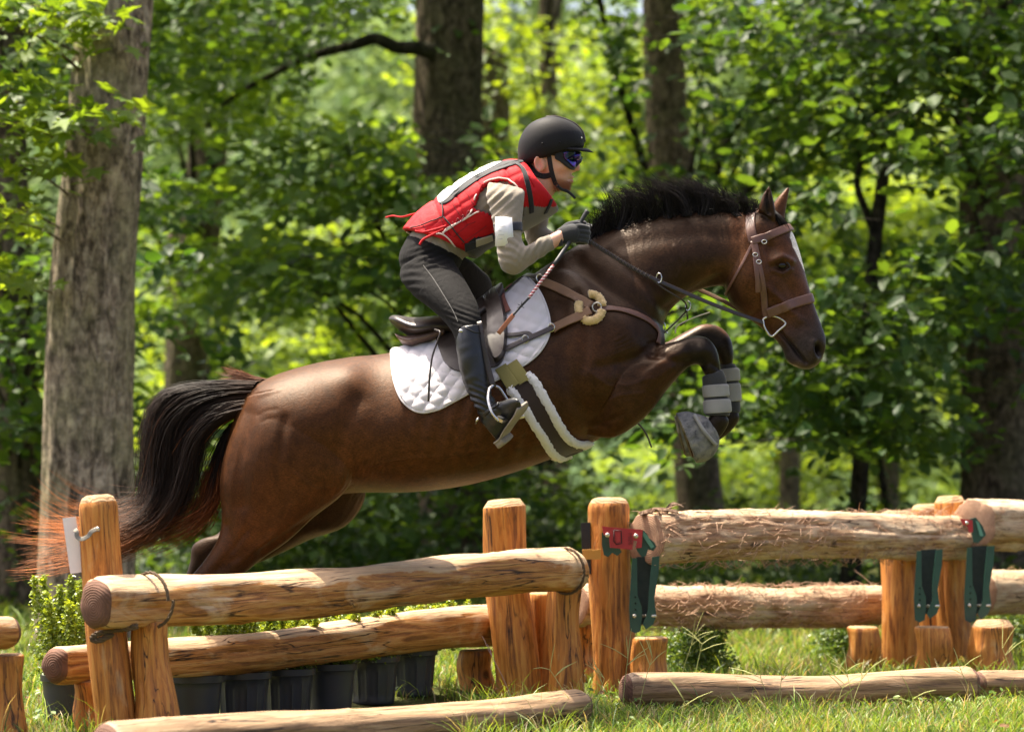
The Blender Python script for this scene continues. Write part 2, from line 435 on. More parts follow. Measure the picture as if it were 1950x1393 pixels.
ST = [(1098, 1385, 9.7, .17, -.55, 4), (1130, 1380, 9.8, .13, .3, 4), (1185, 1345, 10.0, .19, .1, 5), (1215, 1350, 9.9, .2, .25, 4), (1290, 1300, 10.9, .22, .3, 5), (1318, 1300, 10.8, .2, .2, 5), (1480, 1350, 9.9, .15, .1, 4), (1468, 1345, 10.0, .13, -.3, 3), (1590, 1340, 10.0, .11, .3, 4), (1620, 1345, 10.1, .13, .35, 4), (1625, 1320, 10.2, .14, -.2, 5), (1855, 1320, 10.3, .14, -.4, 3), (1940, 1300, 10.9, .2, -.3, 4), (1290, 1392, 9.1, .12, .2, 3), (1750, 1390, 9.2, .1, -.2, 3)]
SLAB = ['thin seed stalk leaning left under the end of the tied rail', 'short seed stalk in front of the stump below the tied rail', 'branching seed stalk before the post with the red clip', 'seed stalk leaning right beside the post with the red clip', 'branching seed stalk before the short stump under the clipped log', 'tall pale seed stalk before the dark round shrub', 'seed stalk before the left part of the right ground pole', 'three-fingered seed stalk over the right ground pole', 'small seed stalk at the middle of the right ground pole', 'seed stalk leaning right over the right ground pole', 'forked pale seed stalk before the posts with green brackets', 'seed stalk leaning across the chamfered stump', 'seed stalk at the right edge of the picture', 'short stalk in the bright lawn left of the right ground pole', 'short stalk in the bright lawn below the green brackets']
for s, l in zip(ST, SLAB): stalk(*s)['label'] = l
q = stalk(985, 1372, 9.9, .24, -.45, 2, (.42, .26, .20), .05); q['label'] = 'reddish dry seed stalk in front of the square topped post'

# ================================================================== TREES
def bark(name, c0, c1, moss=(.09, .10, .05), sc=1.0):
    m, nt, bs = new_mat(name); v = coords(nt, (1, 1, .32), True); v2 = coords(nt, (1, 1, 1), True)
    f = noise(nt, v, 24 * sc, 8, .72, .9); f2 = noise(nt, v2, 3.2, 5, .6); f3 = noise(nt, v2, 60, 4, .7)
    c = ramp(nt, f, [(.38, tuple(x * .22 for x in c0)), (.49, c0), (.60, c1)]); c = mixc(nt, ramp(nt, f2, [(.42, 0.0), (.66, .75)]), c, moss)
    f4 = noise(nt, v2, 17, 5, .65); c = mixc(nt, .8, c, mixc(nt, ramp(nt, f4, [(.35, 0.0), (.62, 1.0)]), (.42, .42, .42), (1.5, 1.5, 1.45)), 'MULTIPLY'); c = mixc(nt, .6, c, mixc(nt, f3, (.35, .35, .35), (1.65, 1.65, 1.65)), 'MULTIPLY')
    nt.links.new(c, bs.inputs['Base Color']); bs.inputs['Roughness'].default_value = .95; bs.inputs['Specular IOR Level'].default_value = .15
    b = bump(nt, bs, f, 1.0, .03); bump(nt, bs, f3, .5, .008, b); return m
M_BARK1 = bark('grey mossy bark', (.235, .180, .135), (.42, .345, .265), (.28, .25, .15)); M_BARK2 = bark('dark brown bark', (.115, .085, .062), (.22, .17, .125), (.11, .10, .055)); M_TWIG = bark('twig bark', (.030, .025, .019), (.06, .05, .04), (.04, .04, .02))
def trunk_mesh(P, r, seed, n=70, k=40, rough=.05, flare=.35):
    rg_ = np.random.default_rng(seed); P = crom(np.array(P), n); T, N, B = frames(P); r = crom(np.array(r, float)[:, None], n)[:, 0]
    s = np.linspace(0, 1, n); th = np.linspace(0, 2 * math.pi, k, endpoint=False); z = P[:, 2]
    rr = np.ones((n, k))
    for q in range(26):
        a = rg_.integers(2, 15); ph = rg_.random() * 6.28; tw = rg_.normal(0, .9); rr += rough / 6 * rg_.normal() * np.sin(a * th[None] + ph + tw * z[:, None] * a * .3 + rg_.normal(0, 1) * np.sin(z[:, None] * rg_.uniform(1, 4)))
    fl = flare * np.exp(-np.maximum(z - z.min(), 0) / .22); rr *= 1 + fl[:, None] * (1 + .5 * np.sin(5 * th[None] + seed))
    Rg = P[:, None] + (r[:, None] * rr)[:, :, None] * (np.cos(th)[None, :, None] * N[:, None] + np.sin(th)[None, :, None] * B[:, None])
    return rings_mesh(Rg)
M_LEAF = leafy('woodland leaf', .5, .54, (2.3, 1.9, .45), .38)
LEAF = {'oval': (np.array([(0, 0, 0), (.30, .34, .05), (-.30, .34, .05), (.22, .75, .03), (-.22, .75, .03), (0, 1.05, -.07), (0, .4, -.03)]), [(0, 1, 6), (0, 6, 2), (6, 1, 3), (6, 4, 2), (6, 3, 5), (6, 5, 4)]),
        'maple': (np.array([(0, 0, 0), (.42, .12, .02), (.20, .32, .03), (.56, .62, -.03), (.17, .66, .03), (0, 1.05, -.05), (-.17, .66, .03), (-.56, .62, -.03), (-.20, .32, .03), (-.42, .12, .02), (0, .4, -.02)]),
                  [(10, 0, 1), (10, 1, 2), (10, 2, 3), (10, 3, 4), (10, 4, 5), (10, 5, 6), (10, 6, 7), (10, 7, 8), (10, 8, 9), (10, 9, 0)])}
def leaf_mesh(C, size, rg_, shape, tilt=.55, dirv=None):
    n = len(C); T_, F_ = LEAF[shape]; nv = len(T_)
    nz = np.stack([rg_.normal(0, tilt, n), rg_.normal(0, tilt, n) - .18, np.ones(n)], 1); nz /= np.linalg.norm(nz, axis=1)[:, None]
    az = rg_.random(n) * 6.28 if dirv is None else np.arctan2(dirv[:, 1], dirv[:, 0]) + rg_.normal(0, .7, n)
    d = np.stack([np.cos(az), np.sin(az), -.45 + rg_.normal(0, .3, n)], 1); d -= nz * (d * nz).sum(1)[:, None]; d /= np.linalg.norm(d, axis=1)[:, None]
    s = np.cross(d, nz)
    V = C[:, None] + size[:, None, None] * (T_[None, :, 0, None] * s[:, None] + T_[None, :, 1, None] * d[:, None] + T_[None, :, 2, None] * nz[:, None])
    F = (np.arange(n)[:, None, None] * nv + np.array(F_)[None]).reshape(-1, 3)
    return V.reshape(-1, 3), F, nv
# parts of the trunks that stand clear of leaves, and openings (photo pixels)
WIN = [([(778, -60), (932, -60), (918, 330), (850, 352), (788, 330)], 21.7), ([(795, 70), (715, 50), (640, 70), (500, 126), (405, 188), (425, 220), (560, 150), (650, 116), (795, 116)], 21.4), ([(1212, -60), (1306, -60), (1312, 330), (1236, 340)], 24.6), ([(1842, 650), (1960, 640), (1960, 985), (1850, 985)], 19.6), ([(316, 630), (385, 610), (395, 740), (320, 740)], 26.6), ([(1285, 880), (1378, 870), (1382, 990), (1290, 990)], 24.6), ([(1618, 330), (1700, 330), (1680, 500), (1620, 1000), (1606, 860), (1650, 480)], 18.6)]
def visible(C, rg_):
    px, py = proj(C); D = C[:, 1] + DIST; k = np.ones(len(C), bool); j = rg_.normal(0, 9, (2, len(C)))
    for poly, d in WIN: k &= ~(inpoly(px + j[0], py + j[1], poly) & (D < d) & (rg_.random(len(C)) < .95))
    for x, y, rx, ry in GAPS: k &= ~((((px + j[0] - x) / rx) ** 2 + ((py + j[1] - y) / ry) ** 2 < 1) & (D < 29) & (rg_.random(len(C)) < .9))
    return k
# openings through which the bright clearing behind shows: centre and half axes
GAPS = [(690, 150, 85, 78), (540, 655, 100, 42), (640, 190, 60, 40), (1655, 360, 45, 70), (1500, 905, 170, 62), (1090, 130, 70, 80), (1000, 300, 60, 50), (1740, 410, 60, 55), (285, 690, 40, 60), (330, 310, 40, 26), (430, 440, 46, 24), (620, 440, 60, 26), (1400, 140, 40, 50), (1560, 450, 40, 46), (1800, 250, 40, 30), (1420, 720, 30, 34), (1780, 760, 36, 60), (1110, 330, 50, 40)]
def hides(*P):
    for p in crom(np.array(P), 9):
        x, y = proj(p)
        if p[1] + DIST < 29 and (ingap(x, y, 1.0) or any(inpoly(x, y, w) for w, d in WIN)): return True
    return False
def tree(label, P, r, sprays, bark_m, seed, leaf=.10, shape='oval', per=130, c0=(.045, .10, .022), c1=(.11, .19, .030), sr=(.45, .85), group='trees of the wood edge', name='broadleaf_tree', trunkk=40, rough=.05, flare=.35):
    """P trunk points, r radii, sprays list of (centre xyz)"""
    rg_ = np.random.default_rng(seed); t = thing(name, (P[0][0], P[0][1], 0), label, 'tree', group)
    mk('trunk', *trunk_mesh(P, r, seed, 80, trunkk, rough, flare), bark_m, t)
    Pd = crom(np.array(P), 60); a = Acc(); LC = []; LD = []; SZ = []; CO = []
    for c in sprays:
        c = np.array(c, float); Rc = c[3] if len(c) == 4 else None; c = c[:3]; zz = c[2] - .35 * np.hypot(c[0] - Pd[:, 0].mean(), c[1] - Pd[:, 1].mean()); i = int(np.argmin(np.abs(Pd[:, 2] - max(zz, .4)))); p0 = Pd[i]
        L = np.linalg.norm(c - p0); mid = (p0 + c) / 2 + np.array([rg_.normal(0, .06), rg_.normal(0, .06), .10]) * L
        if not hides(p0, mid, c): a.add(tube([p0, mid, c], [.006 + .006 * L, .004 + .004 * L, .003], 5, 9))
        R_ = Rc or rg_.uniform(*sr); n = int(per * (R_ / .65) ** 2); ax = (c - p0) / (L + 1e-6)
        nt_ = max(4, int(n / 16)); th = rg_.random(nt_) * 6.28; rad = R_ * np.sqrt(rg_.random(nt_))
        tw = c + np.stack([np.cos(th) * rad * 1.25, np.sin(th) * rad * 1.25, rg_.normal(0, .10, nt_) * R_ - .22 * rad + .05], 1)
        for q in range(0, nt_, 3): a.add(tube([c, (c + tw[q]) / 2 + np.array([0, 0, .03]), tw[q]], [.005, .0035, .002], 3, 4))
        w = rg_.integers(0, nt_, n); C = tw[w] + rg_.normal(0, 1, (n, 3)) * np.array([.13, .13, .045]) * (.6 + R_); C = C[visible(C, rg_)]; n = len(C)
        LC.append(C); LD.append(C - p0); SZ.append(leaf * rg_.uniform(.40, 1.25, n)); k = np.clip(rg_.normal(.45, .25) + rg_.normal(0, .22, n), 0, 1)[:, None]
        CO.append(np.array(c0) * (1 - k) + np.array(c1) * k)
    o = a.build('branches', M_TWIG if bark_m is not M_BARK1 else M_BARK2, t, True, None); o['kind'] = 'stuff'
    C = np.concatenate(LC); V, F, nv = leaf_mesh(C, np.concatenate(SZ), rg_, shape, .55, np.concatenate(LD))
    mk_np('crown', V, F, M_LEAF, t, False, np.repeat(np.concatenate(CO), nv, 0)); return t
def ingap(px, py, k=1.0): return any(((px - x) / (rx * k)) ** 2 + ((py - y) / (ry * k)) ** 2 < 1 for x, y, rx, ry in GAPS)
def scatter(n, x0, x1, y0, y1, D0, D1, rg_, gap=1.0, avoid=None):
    out = []
    for _ in range(n * 6):
        px, py, D = rg_.uniform(x0, x1), rg_.uniform(y0, y1), rg_.uniform(D0, D1)
        if gap and ingap(px, py, gap): continue
        if avoid and avoid(px, py, D): continue
        p = at(px, py, D - DIST)
        if p[2] < .25: continue
        out.append(p)
        if len(out) >= n: break
    return out
def canopy(n, x0, x1, y0, y1, rg_):
    """upper crown of the wood, unseen above the picture, added to shade the leaves below"""
    return [(rg_.uniform(x0, x1), rg_.uniform(y0, y1), rg_.uniform(5.6, 9.0), rg_.uniform(1.0, 1.5)) for _ in range(n)]
def tr_pts(pts, D): return [at(x, y, D - DIST) for x, y in pts]
rt = np.random.default_rng(5)
# left: tall grey trunk, sharp; its own maple leaves hang to its left
P = tr_pts([(168, 1232), (166, 1050), (166, 820), (176, 560), (196, 300), (222, 0), (240, -300), (255, -700)], 14.6)
sp = [at(x, y, D - DIST) for x, y, D in ((30, 60, 14.2), (90, 20, 14.0), (20, 170, 14.2), (60, 240, 14.0), (110, 215, 13.9), (20, 310, 14.1), (40, -60, 14.2), (-60, 200, 14.3), (-60, 380, 14.3), (10, 420, 14.2), (10, 540, 14.4), (-80, 20, 14), (130, -120, 14.2), (330, -160, 15), (-150, -200, 14.5))]
tree('tall grey trunk with maple leaves at the left edge', P, [.25, .245, .235, .225, .21, .20, .19, .17], sp, M_BARK1, 31, .115, 'maple', 460, (.07, .135, .022), (.17, .26, .035), (.20, .34), 'trees of the wood edge', 'maple_tree', 64, .06, .12)
T = []
P = tr_pts([(872, 1135), (862, 700), (852, 420), (852, 200), (858, 0), (862, -300), (870, -700)], 22)
sp = scatter(34, 420, 1000, 250, 520, 18.5, 21.5, rt) + scatter(14, 330, 760, -40, 190, 19, 21.5, rt, 1.0) + scatter(20, 300, 1100, -500, -30, 18, 24, rt, 0) + scatter(16, 820, 1150, 380, 800, 18.5, 21, rt)
sp += canopy(10, -4.5, 2.5, 7.5, 16, rt)
t = tree('thick straight brown trunk behind the rider', P, [.31, .29, .285, .28, .275, .26, .22], sp, M_BARK2, 32, .14, 'oval', 110, (.045, .105, .026), (.11, .19, .035))
mk('limb', *tube(tr_pts([(830, 100), (795, 92), (755, 90), (715, 74), (680, 84), (640, 94), (590, 108), (545, 128), (505, 150), (470, 168), (420, 202)], 21.5), [.075, .06, .055, .05, .046, .04, .036, .03, .026, .022, .016], 8, 50), M_TWIG, t)
P = tr_pts([(1340, 1112), (1334, 960), (1302, 600), (1276, 300), (1262, 0), (1255, -300), (1245, -700)], 25)
sp = scatter(44, 1280, 1700, -20, 330, 19, 23, rt) + scatter(22, 1240, 1560, 330, 760, 20, 23, rt) + scatter(18, 1000, 1900, -560, -40, 19, 26, rt, 0)
sp += scatter(26, 1000, 1900, -1000, -60, 18, 26, rt, 0)  # sprays out of view overhead, added to darken the right side
sp += canopy(15, -1, 6, 9, 19, rt)
tree('dark slanting trunk above the horse neck', P, [.24, .21, .20, .195, .19, .18, .15], sp, M_BARK2, 33, .14, 'oval', 105, (.030, .075, .024), (.085, .15, .030))
P = tr_pts([(1908, 1150), (1903, 900), (1900, 650), (1893, 300), (1888, 0), (1880, -500)], 20)
sp = scatter(40, 1560, 2050, -20, 640, 16.5, 19.5, rt) + scatter(14, 1560, 1840, 640, 820, 17, 19.5, rt) + scatter(14, 1500, 2200, -500, -40, 17, 22, rt, 0)
sp += scatter(30, 1350, 2500, -1100, -60, 17, 23, rt, 0)  # more unseen overhead sprays, added for their shade
sp += canopy(16, 1.0, 7.5, 6.5, 14, rt)
tree('wide dark trunk at the right edge of the wood', P, [.34, .28, .27, .26, .25, .22], sp, M_BARK2, 34, .13, 'oval', 105, (.029, .072, .022), (.082, .148, .030))
P = tr_pts([(1612, 1150), (1632, 980), (1650, 700), (1664, 490), (1682, 330), (1694, 200), (1700, 60), (1702, -100)], 19)
sp = scatter(20, 1400, 1800, 520, 860, 16.5, 19, rt) + scatter(14, 1560, 1900, 60, 300, 17, 19, rt)
t = tree('slender forked black sapling right of the horse head', P, [.075, .062, .058, .052, .045, .038, .03, .02], sp, M_TWIG, 35, .125, 'oval', 105, (.030, .075, .02), (.085, .15, .03), name='sapling', flare=.1)
mk('limb', *tube(tr_pts([(1664, 440), (1648, 400), (1632, 350), (1640, 300), (1634, 268), (1650, 235), (1668, 210)], 19), [.03, .028, .024, .02, .018, .016, .01], 8, 30), M_TWIG, t)
P = tr_pts([(1675, 1150), (1690, 1000), (1676, 880), (1668, 780)], 20.5); tree('thin straight sapling left of the wide dark trunk', P, [.03, .026, .022, .015], scatter(10, 1560, 1800, 640, 900, 19, 21, rt), M_TWIG, 36, .095, 'oval', 120, name='sapling', flare=.1)
P = tr_pts([(345, 1100), (350, 900), (355, 690), (375, 500), (400, 200), (410, -300)], 27)
sp = scatter(26, 280, 760, 300, 640, 23, 27, rt) + scatter(24, 240, 640, -40, 300, 21, 26, rt) + scatter(14, 200, 760, -450, -40, 22, 28, rt, 0)
sp += canopy(9, -8, -1, 11, 21, rt)
tree('mid brown trunk seen past the horse tail', P, [.24, .22, .21, .20, .19, .17], sp, M_BARK2, 37, .15, 'oval', 105, (.050, .115, .026), (.13, .22, .036))
P = tr_pts([(30, 1150), (34, 900), (20, 600), (10, 300), (0, -300)], 19)
sp = scatter(20, -60, 160, 420, 900, 16.5, 19, rt, 0) + scatter(16, -60, 260, -100, 420, 17, 20, rt, 0) + scatter(10, 230, 420, 560, 1000, 17.5, 20, rt) + scatter(10, -200, 200, -450, -100, 17, 20, rt, 0)
sp += canopy(11, -8, -1.5, 6.5, 13, rt)
tree('dark trunk half hidden in leaves behind the left grey trunk', P, [.19, .17, .16, .15, .13], sp, M_BARK2, 38, .125, 'oval', 110, (.030, .078, .02), (.09, .16, .03))
P = tr_pts([(1035, 1100), (1050, 700), (1048, 300), (1042, 60), (1040, -300)], 30)
sp = scatter(46, 880, 1240, 20, 560, 26, 31, rt, .7) + scatter(12, 850, 1300, -400, -40, 26, 32, rt, 0)
tree('slim grey trunk between the rider and the slanting trunk', P, [.12, .11, .10, .09, .07], sp, M_BARK2, 39, .15, 'oval', 90, (.07, .13, .022), (.17, .25, .035))
P = tr_pts([(930, 1092), (935, 960), (960, 800), (940, 500), (930, 100)], 28)
sp = scatter(34, 480, 1150, 900, 1060, 19, 25, rt, 0) + scatter(16, 680, 1120, 640, 900, 24, 28, rt)
tree('shaded trunk below the horse belly', P, [.30, .27, .24, .22, .2], sp, M_BARK2, 40, .11, 'oval', 140, (.032, .078, .02), (.09, .16, .03))
# sunlit trees at the far side of the wood; sunlight also painted into lighter leaves
fl_lab = ['sunny young tree glimpsed behind the tail', 'sunny tree behind the rider back', 'sunny tree behind the rider helmet', 'sunny tree glimpsed above the horse ears', 'sunny tree behind the forked sapling', 'sunny tree at the far right behind the trunks', 'sunny bushy tree under the horse head']
for i, (x, y0, y1, w, n) in enumerate(((330, 560, 900, 170, 40), (640, 420, 720, 220, 54), (1060, 60, 460, 200, 60), (1500, 330, 640, 170, 54), (1690, 260, 560, 170, 50), (1850, 100, 760, 160, 60), (1490, 820, 1010, 280, 60))):
    D = 34 + 1.5 * i; P = tr_pts([(x, 1070), (x + 8, y1), (x - 5, (y0 + y1) / 2), (x, y0 - 120)], D)
    tree(fl_lab[i], P, [.16, .13, .11, .07], scatter(n, x - w, x + w, y0, y1, D - 3, D + 3, rt, 0), M_BARK2, 60 + i, .15, 'oval', 100, (.095, .17, .030), (.215, .31, .048), (.6, 1.0), 'sunny trees beyond the wood edge', 'sunny_tree')
# undergrowth along the wood edge
rg = np.random.default_rng(77)
n = 26000; X, Y = rg.uniform(-5, 6, n), rg.uniform(8.5, 19, n); hh = .45 + .35 * np.sin(X * 1.9 + Y) + .25 * np.sin(X * 4.3 - Y * 1.7); keep = hh > .15; X, Y, hh = X[keep], Y[keep], hh[keep]
Z = rg.random(len(X)) ** .8 * hh * .9; C = np.stack([X, Y, Z], 1); V, F, nv = leaf_mesh(C, rg.uniform(.05, .11, len(X)), rg, 'oval', .6)
k = rg.random(len(X))[:, None] * (.4 + .6 * (np.sin(X * 1.1 + Y * .7) > 0))[:, None]; o = mk_np('undergrowth', V, F, M_LEAF, None, False, np.repeat(np.array([.030, .070, .018]) * (1 - k) + np.array([.10, .165, .03]) * k, nv, 0)); tag(o, 'low leafy undergrowth along the foot of the wood', 'undergrowth', kind='stuff')
# far woodland beyond the clearing, leaf colour paled to stand in for haze
n = 60000; nb = 330; bx = rg.uniform(-24, 24, nb); bz = rg.random(nb) * 17; by = rg.uniform(58, 72, nb); w = rg.integers(0, nb, n); X = bx[w] + rg.normal(0, 1.0, n); Z = np.abs(bz[w] + rg.normal(0, .9, n)); Y = by[w] + rg.normal(0, 1, n)
V, F, nv = leaf_mesh(np.stack([X, Y, Z], 1), rg.uniform(.28, .5, n), rg, 'oval', .7); k = rg.random((n, 1))
o = mk_np('far_woodland', V, F, leafy('far leaf', .6, .4, (1.3, 1.3, .9), .2), None, False, np.repeat(np.array([.10, .17, .06]) * (1 - k) + np.array([.24, .32, .12]) * k, nv, 0)); tag(o, 'pale sunlit woodland far beyond the clearing', 'woodland', kind='stuff')

# wooded hillside closing the view
hx = np.linspace(-160, 160, 60); hy = np.linspace(84, 170, 20); XX, YY = np.meshgrid(hx, hy)
ZZ = 24 * sstep(84, 120, YY) + 2.5 * np.sin(XX * .13) * np.sin(YY * .2) + 1.6 * np.sin(XX * .37 + 1) - .5
V = np.stack([XX.ravel(), YY.ravel(), ZZ.ravel()], 1); F = [(j * 60 + i, j * 60 + i + 1, (j + 1) * 60 + i + 1, (j + 1) * 60 + i) for j in range(19) for i in range(59)]
m, nt, bs = new_mat('wooded hillside'); v = coords(nt); f = noise(nt, v, .9, 6, .7)
nt.links.new(ramp(nt, f, [(.3, (.05, .09, .04)), (.5, (.10, .16, .07)), (.7, (.20, .27, .11))]), bs.inputs['Base Color']); bs.inputs['Roughness'].default_value = .95; bs.inputs['Specular IOR Level'].default_value = .1; bump(nt, bs, f, 1.0, .8)
o = mk_np('hill', V, np.array(F), m, None, True); o['kind'] = 'structure'

# clover, plantain and a few fallen leaves among the grass
rg = np.random.default_rng(91); n = 2600; X, Y = field(n, -1.9, 2.0, -1.25, 1.2); ok = ~((X < .1) & (Y > -1.3) & (X > -1.35)); X, Y = X[ok], Y[ok]; n = len(X); cx = np.sin(X * 5 + Y * 3) * np.sin(Y * 7); ok = cx > -.1; X, Y = X[ok], Y[ok]; n = len(X)
V, F, nv = leaf_mesh(np.stack([X, Y, ground_z(X, Y) + rg.uniform(.005, .045, n)], 1), rg.uniform(.012, .032, n), rg, 'oval', .5); k = rg.random((n, 1)); br_l = rg.random((n, 1)) < .10
c = np.where(br_l, np.array([.22, .11, .045]), np.array([.06, .13, .02]) * (1 - k) + np.array([.17, .26, .04]) * k)
o = mk_np('lawn_weeds', V, F, M_GRASS, None, False, np.repeat(c, nv, 0)); tag(o, 'broad leaved weeds and fallen leaves among the lawn grass', 'weeds', kind='stuff')
# ================================================================== HORSE
TOR = [(452, 785, 428, 860, 0, .06), (478, 742, 438, 915, 0, .17, -.1), (520, 716, 500, 940, 0, .245, -.05), (590, 694, 580, 948, 0, .275, 0), (665, 680, 680, 938, 0, .275, .05),
       (745, 671, 775, 937, 0, .29, .12), (840, 641, 870, 927, 0, .305, .16), (920, 598, 960, 905, 0, .305, .2), (985, 548, 1040, 877, 0, .29, .28),
       (1050, 506, 1110, 852, 0, .265, .3), (1110, 500, 1170, 815, 0, .25, .2), (1180, 525, 1222, 770, 0, .23, .1), (1236, 585, 1254, 715, 0, .17, 0), (1262, 622, 1266, 680, 0, .09)]
NECK = [(985, 545, 1160, 800, 0, .19, .3), (1045, 502, 1215, 720, 0, .19, .35), (1115, 458, 1254, 645, 0, .165, .38), (1185, 428, 1272, 597, 0, .135, .35),
        (1260, 409, 1305, 565, 0, .112, .3), (1335, 403, 1345, 548, 0, .098, .25), (1400, 404, 1380, 545, -.005, .09, .15), (1446, 405, 1405, 560, -.015, .08, .0)]
yw = lambda px: -max(0.0, (px - 1440)) * 0.00042 - 0.005
HEAD = [(1446, 398, 1405, 440, .05), (1474, 409, 1383, 478, .088), (1494, 424, 1377, 520, .10), (1509, 442, 1381, 554, .108), (1520, 470, 1392, 578, .106), (1529, 502, 1414, 598, .092), (1537, 534, 1442, 618, .072),
        (1546, 565, 1464, 636, .059), (1555, 593, 1480, 650, .054), (1564, 618, 1491, 667, .055), (1571, 643, 1496, 684, .057), (1571, 664, 1508, 695, .055), (1565, 684, 1527, 702, .045), (1556, 695, 1541, 703, .022)]
HEAD = [(a, b, c, d, yw((a + c) / 2), w, 0.0) for a, b, c, d, w in HEAD]
FL = -.155
FORE_N = [(1150, 640, 1120, 830, FL + .02, .075), (1205, 650, 1172, 832, FL, .085), (1250, 656, 1228, 795, FL - .01, .078), (1287, 649, 1272, 740, FL - .01, .06), (1318, 640, 1306, 702, FL, .046), (1346, 643, 1322, 694, FL, .043),
          (1364, 664, 1332, 696, FL + .01, .042), (1371, 694, 1338, 706, FL + .01, .038), (1371, 722, 1345, 722, FL + .01, .028), (1374, 755, 1351, 757, FL + .01, .025), (1380, 785, 1352, 785, FL + .01, .029),
          (1388, 803, 1349, 797, FL + .01, .033), (1376, 826, 1340, 803, FL + .01, .029), (1360, 842, 1326, 803, FL + .01, .034), (1342, 862, 1308, 797, FL + .01, .048), (1318, 872, 1294, 798, FL + .01, .054)]
FORE_F = [(1150, 630, 1120, 800, .13, .075), (1205, 645, 1180, 800, .15, .08), (1258, 654, 1245, 745, .155, .07), (1300, 634, 1296, 690, .155, .055), (1338, 617, 1330, 674, .155, .045), (1370, 622, 1345, 675, .155, .043),
          (1390, 642, 1358, 676, .15, .042), (1397, 672, 1366, 684, .15, .038), (1395, 700, 1372, 700, .15, .028), (1398, 740, 1376, 740, .15, .025), (1404, 778, 1376, 778, .15, .029),
          (1408, 797, 1374, 793, .15, .033), (1394, 818, 1362, 798, .15, .029), (1372, 836, 1345, 800, .15, .034), (1335, 856, 1312, 794, .15, .048), (1304, 868, 1286, 796, .15, .054)]
HIND_N = [(470, 755, 640, 735, -.11, .10), (446, 812, 684, 812, -.135, .135), (427, 865, 688, 878, -.145, .14), (418, 920, 655, 938, -.15, .125), (422, 978, 598, 984, -.15, .098), (416, 1022, 548, 1030, -.15, .076),
          (388, 1068, 496, 1066, -.15, .056), (354, 1104, 448, 1106, -.15, .046), (322, 1122, 396, 1146, -.15, .04), (290, 1122, 318, 1170, -.15, .032), (262, 1128, 272, 1170, -.15, .028),
          (238, 1132, 246, 1178, -.15, .033), (216, 1146, 232, 1190, -.15, .032), (196, 1160, 222, 1206, -.15, .05), (184, 1172, 205, 1216, -.15, .056)]
HIND_F = [(470, 760, 640, 740, .11, .10), (455, 812, 690, 830, .135, .135), (445, 880, 698, 912, .145, .14), (440, 940, 690, 962, .15, .12), (432, 985, 655, 1003, .15, .095), (415, 1015, 588, 1028, .15, .075),
          (385, 1025, 520, 1060, .15, .056), (366, 1040, 450, 1086, .15, .047), (362, 1068, 408, 1092, .15, .042), (352, 1098, 390, 1108, .15, .034), (330, 1124, 366, 1142, .15, .03), (300, 1134, 330, 1168, .15, .032), (275, 1150, 300, 1186, .15, .045), (262, 1165, 280, 1200, .15, .05)]
DOCK = [(520, 722, 500, 800, 0, .07), (478, 735, 462, 782, 0, .05), (435, 737, 428, 775, 0, .036), (390, 744, 388, 774, 0, .026), (345, 756, 350, 778, 0, .015)]
EAR_N = [(1443, 400, 1478, 424, -.055, .024), (1447, 388, 1477, 404, -.06, .024), (1452, 373, 1474, 386, -.064, .019), (1459, 361, 1470, 368, -.066, .011), (1464, 354, 1466, 356, -.067, .003)]
EAR_F = [(1466, 402, 1494, 424, .05, .022), (1472, 390, 1496, 404, .055, .022), (1481, 376, 1499, 386, .058, .018), (1492, 364, 1502, 368, .06, .01), (1500, 356, 1503, 357, .06, .003)]
EYE = (1489, 507)

pieces = [loft(TOR, 8, 96), loft(NECK, 8, 72), loft(HEAD, 5, 48, yaw=0.14), loft(FORE_N, 5, 24), loft(FORE_F, 5, 24), loft(HIND_N, 5, 28), loft(HIND_F, 5, 28), loft(DOCK, 5, 16), loft(EAR_N, 4, 16), loft(EAR_F, 4, 16)]
HV, HF, HE = union(pieces, 0.0052, 14)

